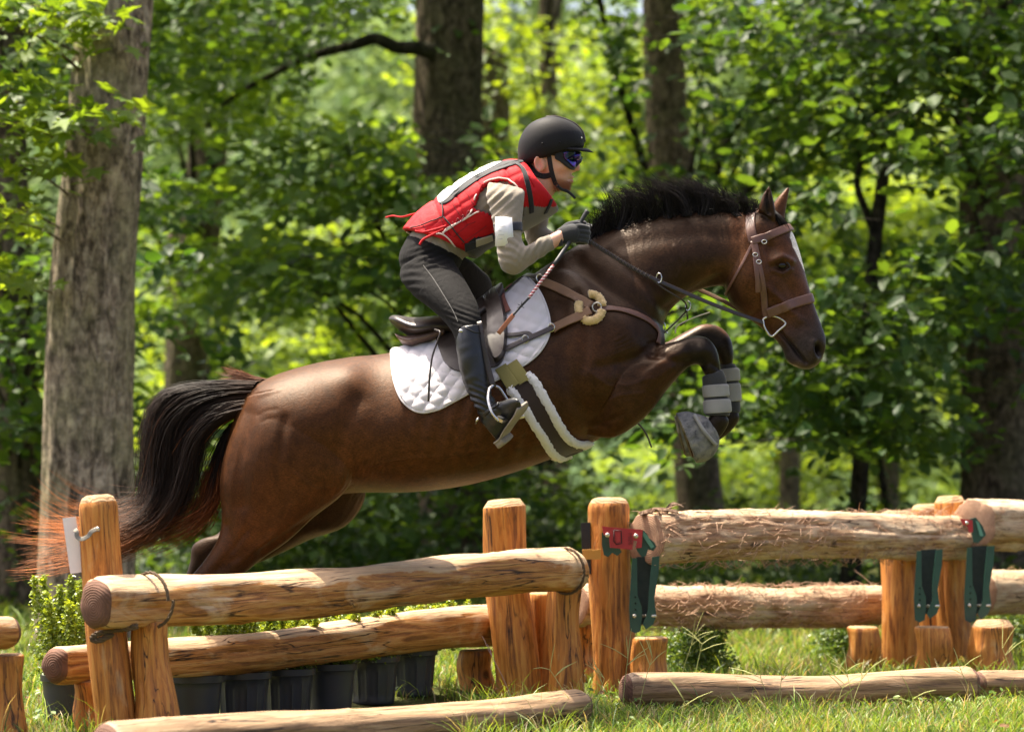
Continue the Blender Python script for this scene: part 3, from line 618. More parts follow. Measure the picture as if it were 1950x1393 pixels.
# muscles, folds and features: displacement along the normal, both sides alike
def sculpt(V, F):
    Nn = vnormals(V, F); px, py = proj(V)
    sgn = np.abs(Nn[:, 1]); w = sstep(0.15, 0.6, sgn)
    body = (np.abs(V[:, 1]) > -1)
    d = np.zeros(len(V))
    G = lambda *a: gauss(px, py, *a)
    L = lambda line, wd: np.exp(-(polydist(px, py, line) / wd) ** 2)
    d += .014 * G(1125, 690, 75, 110, -25) - .010 * L([(1052, 600), (1075, 680), (1100, 760), (1140, 812)], 20)      # shoulder and the hollow behind it
    d -= .009 * L([(1100, 500), (1165, 560), (1215, 620), (1245, 660)], 18)
    d += .010 * G(1195, 620, 45, 40, 40) + .008 * G(1190, 745, 50, 40, -40)
    d -= .007 * L([(1140, 700), (1180, 690), (1240, 672)], 12)
    d -= .010 * L([(1372, 528), (1325, 562), (1275, 590)], 12)
    d += .005 * G(1280, 480, 80, 30, 12) - .003 * L([(1180, 470), (1250, 455), (1330, 445), (1400, 450)], 14)
    d -= .009 * G(708, 780, 44, 80, 12) + .006 * L([(680, 760), (660, 800), (640, 870), (622, 940)], 18)            # flank
    d += .008 * G(664, 722, 34, 28) + .012 * G(560, 830, 90, 110) - .006 * L([(475, 790), (455, 880), (462, 960)], 16)
    d += .008 * G(640, 905, 30, 40) - .006 * L([(600, 985), (560, 1010), (500, 1052)], 9)
    d -= .005 * L([(430, 1000), (450, 1060), (400, 1100)], 10)
    rib = sstep(740, 820, px) * (1 - sstep(980, 1060, px)) * sstep(700, 760, py) * (1 - sstep(850, 910, py))
    d += .0016 * rib * np.sin((px + 0.25 * (py - 800)) / 34 * 2 * math.pi)
    d += .0011 * G(1195, 655, 50, 20, 5) * np.sin((py + 0.35 * px) / 10 * 2 * math.pi + 3.0 * np.sin(px / 19) + 1.5 * np.sin(py / 7)) * (.5 + .5 * np.sin(px / 11 + 1))   # skin folds at the breast
    d -= .0009 * L([(492, 792), (510, 784), (528, 782)], 3.5) + .0007 * L([(500, 806), (515, 799), (530, 797)], 3.5)
    d -= .009 * L([(1240, 672), (1290, 690), (1310, 690)], 8) * 0.6 - .004 * G(1250, 715, 40, 16, -35)
    d += .006 * G(1340, 668, 18, 14) - .004 * L([(1336, 700), (1352, 690), (1368, 700)], 5)
    d += .007 * G(1150, 735, 34, 52, -30) - .005 * L([(1178, 690), (1168, 740), (1150, 790)], 9) + .006 * G(1090, 610, 26, 60, 20) - .005 * L([(1100, 560), (1118, 640), (1112, 700)], 9)
    d += .005 * G(1230, 560, 60, 20, 30) - .004 * L([(1160, 480), (1215, 530), (1262, 590)], 8)
    d += .005 * G(520, 880, 30, 70) - .004 * L([(545, 800), (530, 880), (545, 950)], 10) + .003 * G(600, 790, 40, 70, 15)
    d -= .003 * L([(470, 1010), (440, 1050), (410, 1085)], 6) - .003 * L([(520, 1020), (480, 1050), (450, 1075)], 6)
    d -= .0025 * L([(1290, 700), (1250, 735), (1205, 780)], 5) - .003 * L([(1300, 668), (1260, 690), (1225, 720)], 7)
    d -= .003 * L([(1130, 812), (1160, 800), (1185, 786)], 5)
    d += .0012 * G(690, 900, 40, 40) * np.sin((px + py * .5) / 9 * 2 * math.pi + 2 * np.sin(py / 17))
    # head
    d += .011 * G(1418, 528, 38, 44) - .006 * L([(1462, 455), (1468, 520), (1450, 590), (1430, 605)], 9)
    d += .006 * L([(1462, 548), (1500, 585), (1522, 610)], 7) - .007 * G(1508, 555, 14, 30, -20)
    d += .008 * L([(1472, 496), (1488, 489), (1506, 498)], 7) - .012 * G(EYE[0], EYE[1], 13, 8) + .005 * L([(1474, 515), (1490, 521), (1506, 513)], 4)
    d -= .010 * G(1470, 470, 14, 12)
    d += .008 * G(1556, 655, 22, 30) - .030 * G(1557, 665, 5.5, 10, -15) + .006 * L([(1548, 652), (1546, 668), (1551, 682)], 5)
    d -= .012 * L([(1484, 632), (1500, 650), (1518, 672), (1534, 690)], 3.5) - .005 * G(1515, 688, 18, 10)
    d += .004 * G(1500, 640, 16, 12)
    d -= .010 * L([(1459, 366), (1462, 388), (1464, 405)], 5) * (V[:, 1] < 0)
    for vl in ([(705, 885), (780, 872), (860, 868), (940, 850), (1010, 818)], [(1108, 700), (1150, 730), (1196, 735), (1240, 720)], [(1150, 768), (1185, 752), (1225, 748)], [(1470, 556), (1488, 572), (1500, 596), (1516, 620)], [(1500, 590), (1530, 606), (1545, 630)], [(560, 900), (600, 930), (640, 925)], [(1285, 470), (1300, 500), (1290, 530)]):
        d += .0016 * L(vl, 3.2)
    return V + Nn * (1.5 * d * w)[:, None]
HV = sculpt(HV, HF); HV = lap(HV, HE, 1, 0.4)

def coat(V):
    px, py = proj(V); y = V[:, 1]
    G = lambda *a: gauss(px, py, *a)
    brown = np.array([.058, .0215, .0066]); red = np.array([.076, .029, .0125]); dark = np.array([.0150, .0080, .0048]); blk = np.array([.0065, .0055, .005]); gry = np.array([.026, .020, .018]); tan = np.array([.13, .055, .021])
    c = np.tile(brown, (len(V), 1))
    def to(col, k):
        nonlocal c
        k = np.clip(k, 0, 1)[:, None]; c = c * (1 - k) + col * k
    n1 = np.sin(px / 61 + np.sin(py / 47)) * np.sin(py / 53 + 1.3 * np.sin(px / 71))
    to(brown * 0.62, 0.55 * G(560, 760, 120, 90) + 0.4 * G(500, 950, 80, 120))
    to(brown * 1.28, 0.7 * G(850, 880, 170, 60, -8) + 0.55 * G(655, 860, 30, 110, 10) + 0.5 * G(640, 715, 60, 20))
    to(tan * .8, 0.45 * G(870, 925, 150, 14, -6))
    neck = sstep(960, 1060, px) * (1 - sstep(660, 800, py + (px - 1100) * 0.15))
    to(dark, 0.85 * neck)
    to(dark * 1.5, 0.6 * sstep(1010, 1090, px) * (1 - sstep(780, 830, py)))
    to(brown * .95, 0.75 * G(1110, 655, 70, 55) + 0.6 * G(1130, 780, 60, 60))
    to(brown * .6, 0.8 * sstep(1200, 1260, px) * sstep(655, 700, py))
    blackleg = sstep(1255, 1335, px - 0.25 * (py - 680)) * sstep(600, 640, py) * (px < 1425) * (1 - sstep(1420, 1428, px))
    to(blk * 1.5, blackleg)
    to(tan * .9, ((px > 1260) & (px < 1425) & (py > 600)) * 0.5 * np.exp(-((py - np.interp(px, [1262, 1330, 1360, 1390], [654, 621, 616, 640])) / 4.5) ** 2) * (y > 0))  # tan rim along the far foreleg's top edge, a painted highlight
    head = sstep(1385, 1425, px + 0.15 * (500 - py)) * (1 - sstep(720, 730, py)) * ((py < 650) | (px > 1430))
    to(red, head)
    to(red * 0.55, head * (0.7 * G(1400, 520, 30, 60) + 0.8 * G(1480, 550, 26, 50, 20)))
    to(tan * 1.0, 0.5 * G(1405, 500, 25, 45, 20) + 0.35 * G(1350, 520, 40, 14, -30))
    to(dark * 1.6, head * G(1460, 415, 26, 22)); to(dark * 1.2, G(EYE[0], EYE[1] + 2, 24, 15) * 0.9)
    muz = head * sstep(988, 1050, 0.62 * py + 0.42 * px)
    to(gry, np.clip(muz * 1.0, 0, 1)); to(blk, G(1557, 666, 7, 11, -15)); to(blk, G(1510, 662, 30, 4, 52) * .8); to(np.array([.12, .08, .07]), 0.5 * G(1514, 694, 20, 7))
    # white blaze down the front of the face
    front = np.interp(py, [430, 442, 470, 502, 532, 545], [1500, 1508, 1519, 1529, 1537, 1541])
    wid = np.interp(py, [438, 450, 470, 492, 510, 520], [0, 7, 9, 5, 2, 0])
    to(np.array([.75, .70, .64]), ((px > front - wid) & (py > 438) & (py < 520) & (px > 1480)) * 1.0)
    to(red * .8, G(1494, 372, 9, 34) * (y > 0)); to(blk * 1.2, G(1462, 385, 14, 34) * (y < 0) * (py < 420))
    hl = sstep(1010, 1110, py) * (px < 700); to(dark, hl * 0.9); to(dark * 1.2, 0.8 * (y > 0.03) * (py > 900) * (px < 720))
    to(dark, (px < 490) * sstep(490, 440, px) * (py < 800) * 1.0 if False else np.zeros(len(V)))
    c = c * (1 + 0.13 * n1[:, None])
    wet = np.clip(0.15 + 0.85 * neck + 0.5 * sstep(1000, 1100, px) + .2 * muz, 0, 1)
    return np.concatenate([np.clip(c, .004, .9), wet[:, None]], 1)

def coat_fn(nt, bs, col):
    a = [n for n in nt.nodes if n.type == 'VERTEX_COLOR'][0]
    v = coords(nt, (1, 1, 1)); vs = coords(nt, (0.25, 1, 1))
    f = noise(nt, vs, 420, 3, 0.6); f2 = noise(nt, v, 26, 4, 0.6, 0.6)
    c = mixc(nt, 0.7, col, mixc(nt, ramp(nt, f, [(.3, 0.0), (.7, 1.0)]), (.25, .25, .25), (1.85, 1.75, 1.65)), 'MULTIPLY')
    c = mixc(nt, 0.6, c, mixc(nt, ramp(nt, f2, [(.3, 0.0), (.7, 1.0)]), (.45, .45, .45), (1.6, 1.55, 1.5)), 'MULTIPLY')
    nt.links.new(c, bs.inputs['Base Color'])
    nt.links.new(ramp(nt, a.outputs['Alpha'], [(0, .50), (1, .33)]), bs.inputs['Roughness'])
    bs.inputs['Specular Tint'].default_value = (1.0, .74, .52, 1)
    b = bump(nt, bs, f, 0.36, 0.0022); bump(nt, bs, noise(nt, v, 60, 4, 0.6, 0.8), 0.22, 0.004, b)
M_COAT = vcol_mat('horse coat', .5, coat_fn, 0.20)
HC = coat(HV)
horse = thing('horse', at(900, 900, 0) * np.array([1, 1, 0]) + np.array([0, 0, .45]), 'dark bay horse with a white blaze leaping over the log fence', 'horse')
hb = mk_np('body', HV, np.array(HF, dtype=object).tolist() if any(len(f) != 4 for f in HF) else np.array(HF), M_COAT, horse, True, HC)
H_BVH = bvh_of(HV, HF)

M_EYE = plain('horse eye', (.008, .004, .002), .16, var=.1, bmp=0, spec=.45)
M_HOOF = plain('hoof horn', (.09, .07, .05), .6, var=.4, sc=30)
for s in (-1,):
    p, n = cast(H_BVH, *EYE)
    mk('eye', *ellipsoid(p - n * .0105 + np.array([0, 0, .001]), (.025, .019, .020)), M_EYE, horse)
    px_ = Vector((0, 0, 1))
    # eyelids: two dark rolls of skin hugging the eye
    for nm, pts in (('upper_eyelid', [(1475, 511), (1481, 500), (1491, 497), (1500, 501), (1505, 510)]), ('lower_eyelid', [(1475, 511), (1485, 516), (1496, 516), (1505, 510)])):
        P = [p * 0 + at(x, y, p[1] - 0.008) for x, y in pts]
        mk(nm, *tube(P, [.002] + [.0038] * (len(P) - 2) + [.002], 8, 16), plain('eyelid ' + nm, (.02, .012, .01), .4, var=.2), horse)

# ---- hair: thin tapering strands grown between guide lines
def strands(name, guides, count, mat, parent, r0, r1, colf, seg=10, jit=(.01, .03), spread=.02, wob=.006, seed=1, clump=14, lens=(0.75, 1.05)):
    rg = np.random.default_rng(seed)
    G = [crom(np.array([at(*g) for g in gd]), seg) for gd in guides]
    G = np.array(G); ng = len(G); V = []; F = []; C = []
    t = np.linspace(0, 1, seg); k = 3
    nb = max(1, count // clump)
    cu = rg.random(nb) * (ng - 1); cy = rg.normal(0, spread, nb); ph = rg.random(nb) * 6.28; am = rg.normal(0, jit[1], (nb, 3))
    for s in range(count):
        b = s % nb; u = np.clip(cu[b] + rg.normal(0, .10), 0, ng - 1.001); i = int(u); f = u - i
        P = G[i] * (1 - f) + G[i + 1] * f
        ln = rg.uniform(*lens); P = crom(P, seg) if ln >= 1 else np.array([np.interp(t * ln, t, P[:, d]) for d in range(3)]).T
        P = P + (am[b] * t[:, None] ** 1.5) + (rg.normal(0, jit[0], 3)[None] * t[:, None]); P[:, 1] += cy[b] + rg.normal(0, .006)
        P[:, 2] += wob * np.sin(t * 7 + ph[b]) * t; P[:, 0] += wob * np.sin(t * 5 + ph[b] * 2) * t
        r = (r0 * (1 - t) + r1 * t) * rg.uniform(.7, 1.2); r[-1] *= 0.25
        T, Nn, B = frames(P)
        base = len(V) * 0 + (s * seg * k)
        a = np.linspace(0, 2 * math.pi, k, endpoint=False)
        Rg = P[:, None] + r[:, None, None] * (np.cos(a)[None, :, None] * Nn[:, None] + np.sin(a)[None, :, None] * B[:, None])
        V.append(Rg.reshape(-1, 3)); C.append(np.repeat(colf(t, rg, P), k, 0))
        for q in range(seg - 1):
            for j in range(k): F.append((base + q * k + j, base + q * k + (j + 1) % k, base + (q + 1) * k + (j + 1) % k, base + (q + 1) * k + j))
    return mk_np(name, np.concatenate(V), np.array(F), mat, parent, True, np.concatenate(C))
def hair_fn(nt, bs, col):
    # light shines through thin hair
    tr = nt.nodes.new('ShaderNodeBsdfTranslucent'); mx = nt.nodes.new('ShaderNodeMixShader'); mx.inputs[0].default_value = .3
    nt.links.new(col, tr.inputs[0]); nt.links.new(bs.outputs[0], mx.inputs[1]); nt.links.new(tr.outputs[0], mx.inputs[2])
    nt.links.new(mx.outputs[0], nt.nodes['Material Output'].inputs[0])
M_HAIR = vcol_mat('horse hair', .55, hair_fn, .22)
def mane_col(t, rg, P):
    b = np.array([.009, .008, .0085]) * rg.uniform(.5, 2.4); tip = np.array([.05, .034, .026])
    k = (t ** 2 * rg.uniform(.1, .7))[:, None]; return b * (1 - k) + tip * k
def tail_col(t, rg, P):
    px, py = proj(P)
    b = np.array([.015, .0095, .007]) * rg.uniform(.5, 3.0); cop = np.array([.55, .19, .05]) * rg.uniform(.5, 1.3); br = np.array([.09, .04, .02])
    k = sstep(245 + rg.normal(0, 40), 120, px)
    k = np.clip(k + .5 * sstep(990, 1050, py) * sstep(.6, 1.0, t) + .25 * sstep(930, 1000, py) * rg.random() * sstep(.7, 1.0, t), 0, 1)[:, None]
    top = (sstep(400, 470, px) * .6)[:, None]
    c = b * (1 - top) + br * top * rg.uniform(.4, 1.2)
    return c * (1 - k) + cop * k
roots = [(1118, 456), (1150, 441), (1185, 428), (1222, 417), (1260, 409), (1300, 405), (1335, 403), (1370, 403), (1405, 405), (1440, 403)]
tips = [(1128, 405), (1140, 392), (1172, 366), (1182, 360), (1206, 349), (1240, 348), (1284, 347), (1322, 352), (1368, 374), (1408, 386)]
mg = []
for (rx, ry), (tx, ty) in zip(roots, tips):
    mx_, my_ = rx * .62 + tx * .38 + 6, ry * .48 + ty * .52 - 6
    mg.append([(rx + 2, ry + 10, 0), (rx, ry - 2, 0), (mx_, my_, -.008), (tx + (tx - mx_) * .05, ty, -.012)])
strands('mane', mg, 4600, M_HAIR, horse, .0015, .0005, mane_col, 10, (.008, .020), .022, .012, 3, 22, (.25, 1.1))
fl = [[(1462, 402, -.03), (1472, 408, -.05), (1482, 420, -.05), (1488, 432, -.045)], [(1476, 402, .0), (1486, 412, -.02), (1494, 424, -.03), (1498, 436, -.03)]]
strands('forelock', fl, 160, M_HAIR, horse, .0022, .0008, mane_col, 7, (.004, .006), .01, .003, 6, 8)
tg = [[(492, 728, 0), (430, 728, 0), (350, 738, 0), (300, 762, 0), (284, 830, 0), (284, 900, 0), (280, 960, 0), (235, 990, 0), (150, 985, 0), (75, 925, 0)],
      [(488, 736, 0), (430, 738, 0), (360, 750, 0), (312, 790, 0), (298, 860, 0), (296, 925, 0), (275, 978, 0), (220, 1005, 0), (130, 1000, 0), (45, 960, 0)],
      [(484, 748, 0), (430, 752, 0), (370, 768, 0), (330, 810, 0), (318, 870, 0), (312, 940, 0), (282, 990, 0), (225, 1018, 0), (130, 1022, 0), (40, 1012, 0)],
      [(480, 760, 0), (430, 766, 0), (385, 786, 0), (352, 826, 0), (338, 880, 0), (326, 945, 0), (285, 1000, 0), (228, 1028, 0), (140, 1045, 0), (45, 1045, 0)],
      [(478, 772, 0), (435, 780, 0), (394, 802, 0), (362, 840, 0), (346, 895, 0), (326, 955, 0), (290, 996, 0), (238, 1026, 0), (150, 1058, 0), (55, 1078, 0)],
      [(474, 786, 0), (438, 796, 0), (404, 816, 0), (380, 856, 0), (366, 908, 0), (342, 962, 0), (300, 1002, 0), (245, 1030, 0), (175, 1055, 0), (90, 1085, 0)]]
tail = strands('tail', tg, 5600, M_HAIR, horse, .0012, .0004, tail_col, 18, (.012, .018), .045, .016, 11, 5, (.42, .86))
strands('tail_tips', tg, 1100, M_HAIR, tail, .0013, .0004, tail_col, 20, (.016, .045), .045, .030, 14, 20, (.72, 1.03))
tg2 = [[(470, 790, 0), (436, 812, 0), (415, 860, 0), (404, 910, 0), (385, 960, 0), (330, 1000, 0), (260, 1020, 0)], [(468, 800, 0), (442, 824, 0), (424, 872, 0), (412, 920, 0), (396, 972, 0), (350, 1010, 0), (285, 1032, 0)]]
strands('loose_hair', tg2, 420, M_HAIR, tail, .0018, .0007, lambda t, rg, P: (np.array([.016, .011, .009]) * (1 - sstep(.45, .9, t)[:, None]) + np.array([.30, .09, .025]) * rg.uniform(.5, 1.2) * sstep(.45, .9, t)[:, None]), M_HAIR and 14, (.012, .03), .03, .012, 12, 6, (.6, 1.05))
tg3 = [[(500, 726, 0), (470, 728, -.01), (440, 722, -.01), (418, 722, 0)], [(505, 724, 0), (475, 722, 0), (448, 712, 0), (432, 708, 0)], [(512, 722, 0), (484, 718, 0), (462, 712, 0), (446, 712, 0)]]
strands('dock_hair', tg3, 240, M_HAIR, tail, .0015, .0006, lambda t, rg, P: np.tile(np.array([.16, .06, .025]) * rg.uniform(.4, 1.3), (len(t), 1)), 7, (.006, .012), .02, .003, 13, 5)
# ================================================================== TACK
def leather(name, col, rough=.42):
    m, nt, bs = new_mat(name); v = coords(nt)
    f = noise(nt, v, 260, 4, .6); f2 = noise(nt, v, 18, 4, .6)
    c = mixc(nt, f2, tuple(x * .6 for x in col), tuple(min(1, x * 1.4) for x in col))
    c = mixc(nt, ramp(nt, noise(nt, v, 55, 5, .7), [(.55, 0.0), (.75, .35)]), c, tuple(min(1, x * 2.2 + .02) for x in col))
    nt.links.new(c, bs.inputs['Base Color'])
    nt.links.new(ramp(nt, f2, [(.3, rough - .1), (.7, rough + .14)]), bs.inputs['Roughness'])
    bump(nt, bs, f, .25, .0015); return m
M_BRN = leather('brown bridle leather', (.115, .050, .031)); M_TAN = leather('tan elastic webbing', (.165, .085, .040), .6)
M_DKL = leather('dark saddle leather', (.030, .020, .016), .36); M_PANEL = leather('brown panel leather', (.10, .055, .038), .5)
M_STEEL = plain('worn steel', (.62, .60, .56), .28, 1.0, .2, 60, .1)
M_WHITE = fabric('white quilted cotton', (.60, .565, .57), 700, .9, .3, .06)
M_GIRTH = fabric('dark brown girth webbing', (.035, .021, .015), 500, .75, .4, .2)
M_OLIVE = fabric('olive billet webbing', (.20, .17, .045), 500, .6, .4, .2)
M_CREAM = fabric('cream sheepskin', (.66, .47, .22), 260, .95, .9, .2, .5)
M_FLEECE = fabric('white sheepskin', (.64, .61, .59), 260, .95, .9, .06, .5)
def fluffy(P, r, k=16, n=60, seed=0, flat=1.0):
    rg = np.random.default_rng(seed); P = crom(np.array(P), n); T, N, B = frames(P)
    t = np.linspace(0, 2 * math.pi, k, endpoint=False)
    rr = r * (1 + rg.normal(0, .10, (n, k))); rr[0] *= .5; rr[-1] *= .5
    return rings_mesh(P[:, None] + rr[:, :, None] * (np.cos(t)[None, :, None] * N[:, None] * 1.0 + np.sin(t)[None, :, None] * B[:, None] * flat))

# saddle pad: quilted, both sides of the back
PAD = [(745, 667), (747, 700), (752, 730), (764, 760), (782, 778), (806, 786), (840, 778), (887, 753), (935, 730), (985, 704), (1022, 678), (1042, 648), (1047, 616), (1037, 574), (1018, 542), (994, 523), (968, 534), (930, 562), (880, 604), (830, 634), (785, 655)]
def quilt(x, y):
    u = (x * .80 + y * .60) / 21.0; v = (-x * .36 + y * .93) / 21.0
    return .0075 * (abs(math.sin(math.pi * u)) ** .5) * (abs(math.sin(math.pi * v)) ** .5)
pd = thing('saddle_pad', at(880, 700, 0), 'white quilted saddle pad under the dark saddle', 'saddle pad')
a = Acc(); pn = patch(H_BVH, PAD, .004, .006, 220, 54, quilt, (895, 672), edge=1); a.add(pn); a.add(mirror(pn)); a.each('quilted_cloth', M_WHITE, pd)
P, N = drape(H_BVH, PAD + PAD[:1], 140, .008); a = Acc(); a.add(tube(P, .0042, 6)); a.add(mirror(tube(P, .0042, 6))); a.each('bound_edge', M_WHITE, pd)

# girth
gi = thing('girth', at(1030, 790, 0), 'dark brown girth with white fleece edges below the saddle', 'girth')
a = Acc(); s = strap(H_BVH, [(976, 716), (986, 730), (1016, 768), (1050, 822), (1080, 856), (1098, 872)], .094, .008, .004, 40, 0.0); a.add(s); a.add(mirror(s)); a.each('band', M_GIRTH, gi)
for nm, line in (('fleece_edge', [(969, 738), (984, 760), (1001, 783), (1020, 812), (1038, 839), (1050, 857), (1066, 867), (1088, 863)]), ('fleece_edge', [(1002, 713), (1018, 728), (1032, 752), (1048, 780), (1062, 806), (1078, 828), (1096, 841), (1122, 842)])):
    P, N = drape(H_BVH, line, 40, .010); a = Acc(); f = fluffy(P, .0165, 14, 70, 4, .8); a.add(f); a.add(mirror(f)); a.each(nm, M_FLEECE, gi)
a = Acc()
for l in ([(954, 702), (978, 738)], [(975, 694), (1000, 728)]):
    s = strap(H_BVH, [l[0], ((l[0][0] + l[1][0]) / 2, (l[0][1] + l[1][1]) / 2), l[1]], .046, .007, .014, 8); a.add(s); a.add(mirror(s))
a.each('billet', M_OLIVE, gi)
a = Acc()
for x, y in ((1092, 860), (1124, 843)):
    p, n = cast(H_BVH, x, y); c_ = [p + np.array([dx, -.02, dz]) for dx, dz in ((-.012, -.01), (.012, -.006), (.014, .012), (-.01, .008), (-.012, -.01))]; a.add(tube(c_, .0028, 6))
a.each('buckle', M_STEEL, gi)

# saddle
sa = thing('saddle', at(870, 620, 0), 'dark leather jumping saddle under the rider', 'saddle')
seat = union([loft([(739, 606, 747, 617, 0, .05), (752, 600, 765, 632, 0, .12), (785, 604, 795, 645, 0, .165, .2), (822, 602, 832, 640, 0, .165, .2), (860, 596, 866, 640, 0, .15, .3), (905, 572, 912, 620, 0, .13, .4), (942, 545, 950, 596, 0, .10, .4), (956, 536, 964, 572, 0, .05, .2)], 5, 40)], .006, 5)
mk('seat', seat[0], seat[1], M_DKL, sa)
pnl = union([loft([(748, 632, 766, 655, 0, .09), (770, 640, 786, 664, 0, .135), (806, 632, 816, 658, 0, .15), (846, 622, 850, 648, 0, .15)], 5, 32)], .006, 5)
mk('panel', pnl[0], pnl[1], M_PANEL, sa)
FLAP = [(836, 625), (870, 588), (905, 565), (938, 543), (952, 546), (962, 575), (968, 610), (968, 650), (962, 682), (950, 700), (925, 706), (895, 712), (868, 710), (850, 696), (840, 675), (834, 650)]
a = Acc(); f = patch(H_BVH, FLAP, .020, .006, 120, 20); a.add(f); a.add(mirror(f)); a.each('flap', M_DKL, sa)
ROLL = [(936, 546), (950, 548), (961, 575), (967, 612), (967, 650), (960, 684), (944, 694), (936, 660), (938, 610), (930, 570)]
a = Acc(); f = patch(H_BVH, ROLL, .028, .030, 80, 14); a.add(f); a.add(mirror(f)); a.each('knee_roll', M_DKL, sa)
a = Acc(); f = strap(H_BVH, [(968, 536), (962, 565), (966, 585), (972, 600)], .02, .006, .02, 14); a.add(f); a.build('panel_edge', plain('red brown suede', (.20, .07, .05), .8, var=.2), sa)
mk('cantle_strap', *tube([at(828, 627, -.30), at(838, 632, -.335), at(833, 650, -.335), at(823, 680, -.33), at(818, 720, -.33), at(816, 764, -.325)], [.003, .0032, .0032, .0034, .004, .004], 8, 30), M_DKL, sa)
# stirrup
mk('stirrup_leather', *ribbon(crom([at(912, 612, -.385), at(918, 650, -.395), at(928, 695, -.40), at(940, 738, -.41)], 16), np.tile([-.3, -.95, 0], (16, 1)), .021, .005), M_DKL, sa)
SI = [at(938, 734, -.41), at(931, 742, -.43), at(930, 762, -.46), at(937, 785, -.48), at(950, 801, -.485)]
a = Acc(); a.add(tube(SI, .0052, 8, 20)); a.add(tube([at(938, 734, -.41), at(950, 738, -.40), at(962, 755, -.39), at(975, 775, -.385), at(984, 786, -.385)], .0052, 8, 20))
d0, d1 = at(950, 799, -.49), at(992, 790, -.39)
a.add(ribbon(crom([d0, d1], 6), np.tile([.1, -.5, .85], (6, 1)), .034, .012))
a.build('stirrup_iron', M_STEEL, sa)
mk('stirrup_tread', *ribbon(crom([d0 + np.array([.004, 0, .007]), d1 + np.array([-.004, 0, .007])], 6), np.tile([.1, -.5, .85], (6, 1)), .026, .006), plain('black tread rubber', (.02, .02, .02), .8), sa)

# breastplate
bp = thing('breastplate', at(1130, 590, -.2), 'brown leather breastplate with cream sheepskin round its ring', 'breastplate')
mk('shoulder_strap', *strap(H_BVH, [(1030, 536), (1062, 549), (1095, 566), (1126, 583)], .036, .006, .002), M_TAN, bp)
mk('wither_strap', *strap(H_BVH, [(955, 536), (985, 530), (1012, 531), (1036, 538)], .019, .005, .016), M_DKL, bp)
mk('girth_strap', *strap(H_BVH, [(1124, 594), (1100, 606), (1072, 620), (1050, 631)], .034, .006, .012), M_TAN, bp)
a = Acc(); a.add(strap(H_BVH, [(1052, 629), (1030, 640), (1000, 653), (962, 671)], .020, .005, .020)); a.add(strap(H_BVH, [(962, 645), (985, 643), (1006, 640), (1014, 645)], .016, .005, .020)); a.each('buckle_strap', M_DKL, bp)
mk('chest_strap', *strap(H_BVH, [(1140, 588), (1165, 588), (1190, 592), (1215, 600), (1238, 613), (1254, 632), (1252, 655)], .022, .005, .002, 40), M_BRN, bp)
ang = lambda a0, a1, rx, ry: [(1124 + rx * math.cos(R(t)), 587 + ry * math.sin(R(t))) for t in np.linspace(a0, a1, 9)]
for nm, (a0, a1) in (('sheepskin', (-100, -5)), ('sheepskin', (12, 128)), ('sheepskin', (150, 200))):
    P, N = drape(H_BVH, ang(a0, a1, 23, 25), 20, .006); mk(nm, *fluffy(P, .0155, 14, 44, int(a0) + 200, 1.0), M_CREAM, bp)
p, n = cast(H_BVH, 1136, 588); ring = [p + n * .012 + np.array([.016 * math.cos(t), -.004, .016 * math.sin(t)]) for t in np.linspace(0, 2 * math.pi, 20)]
mk('ring', *tube(ring, .0028, 6), M_STEEL, bp)
a = Acc()
for x, y, r_ in ((1048, 630, .012), (1002, 651, .011), (1032, 538, .012)):
    p, n = cast(H_BVH, x, y); c_ = [p + n * .022 + np.array([r_ * math.cos(t), -.002, r_ * math.sin(t) * 1.2]) for t in np.linspace(0, 2 * math.pi, 16)]; a.add(tube(c_, .0022, 6))
a.each('buckle', M_STEEL, bp)

# bridle
br = thing('bridle', at(1450, 500, -.1), 'brown leather bridle with noseband and laced reins', 'bridle')
mk('crownpiece', *strap(H_BVH, [(1442, 398), (1432, 404), (1429, 420), (1430, 440), (1435, 462)], .036, .006, .001, 30), M_BRN, br)
mk('browband', *strap(H_BVH, [(1432, 460), (1450, 454), (1475, 445), (1495, 437), (1507, 433)], .030, .010, .002, 30), M_BRN, br)
mk('cheekpiece', *strap(H_BVH, [(1435, 460), (1441, 490), (1447, 525), (1454, 565), (1461, 605)], .025, .008, .002, 40), M_BRN, br)
a = Acc(); a.add(strap(H_BVH, [(1437, 478), (1438, 500), (1441, 530), (1442, 555)], .016, .005, .009, 20)); a.add(strap(H_BVH, [(1444, 500), (1449, 525), (1453, 553)], .016, .005, .009, 20)); a.each('keeper_strap', M_BRN, br)
mk('noseband', *strap(H_BVH, [(1462, 596), (1482, 588), (1505, 580), (1530, 572), (1549, 567)], .036, .012, .002, 36), M_BRN, br)
mk('throatlash', *strap(H_BVH, [(1432, 466), (1418, 495), (1402, 525), (1388, 550), (1383, 560)], .011, .005, .002, 30), M_BRN, br)
hy = cast(H_BVH, 1473, 621)[0][1] - .012
D = [(1453, 607), (1462, 603), (1474, 602), (1485, 606), (1496, 616), (1484, 628), (1470, 640), (1461, 632), (1455, 620), (1453, 607)]
mk('bit', *tube([at(x, y, hy) for x, y in D], .0038, 8, 40), M_STEEL, br)
a = Acc()
for x, y in ((1438, 487), (1444, 500), (1452, 462)):
    p, n = cast(H_BVH, x, y); c_ = [p + n * .012 + np.array([.009 * math.cos(t), -.002, .007 * math.sin(t)]) for t in np.linspace(0, 2 * math.pi, 14)]; a.add(tube(c_, .0018, 6))
a.each('buckle', M_STEEL, br)
rein = crom([at(1112, 452, -.185), at(1165, 486, -.19), at(1223, 520, -.18), at(1300, 555, -.15), at(1380, 588, -.13), at(1454, 614, hy)], 90)
a = Acc(); a.add(ribbon(rein, np.tile([.1, -1, .2], (90, 1)), .014, .005))
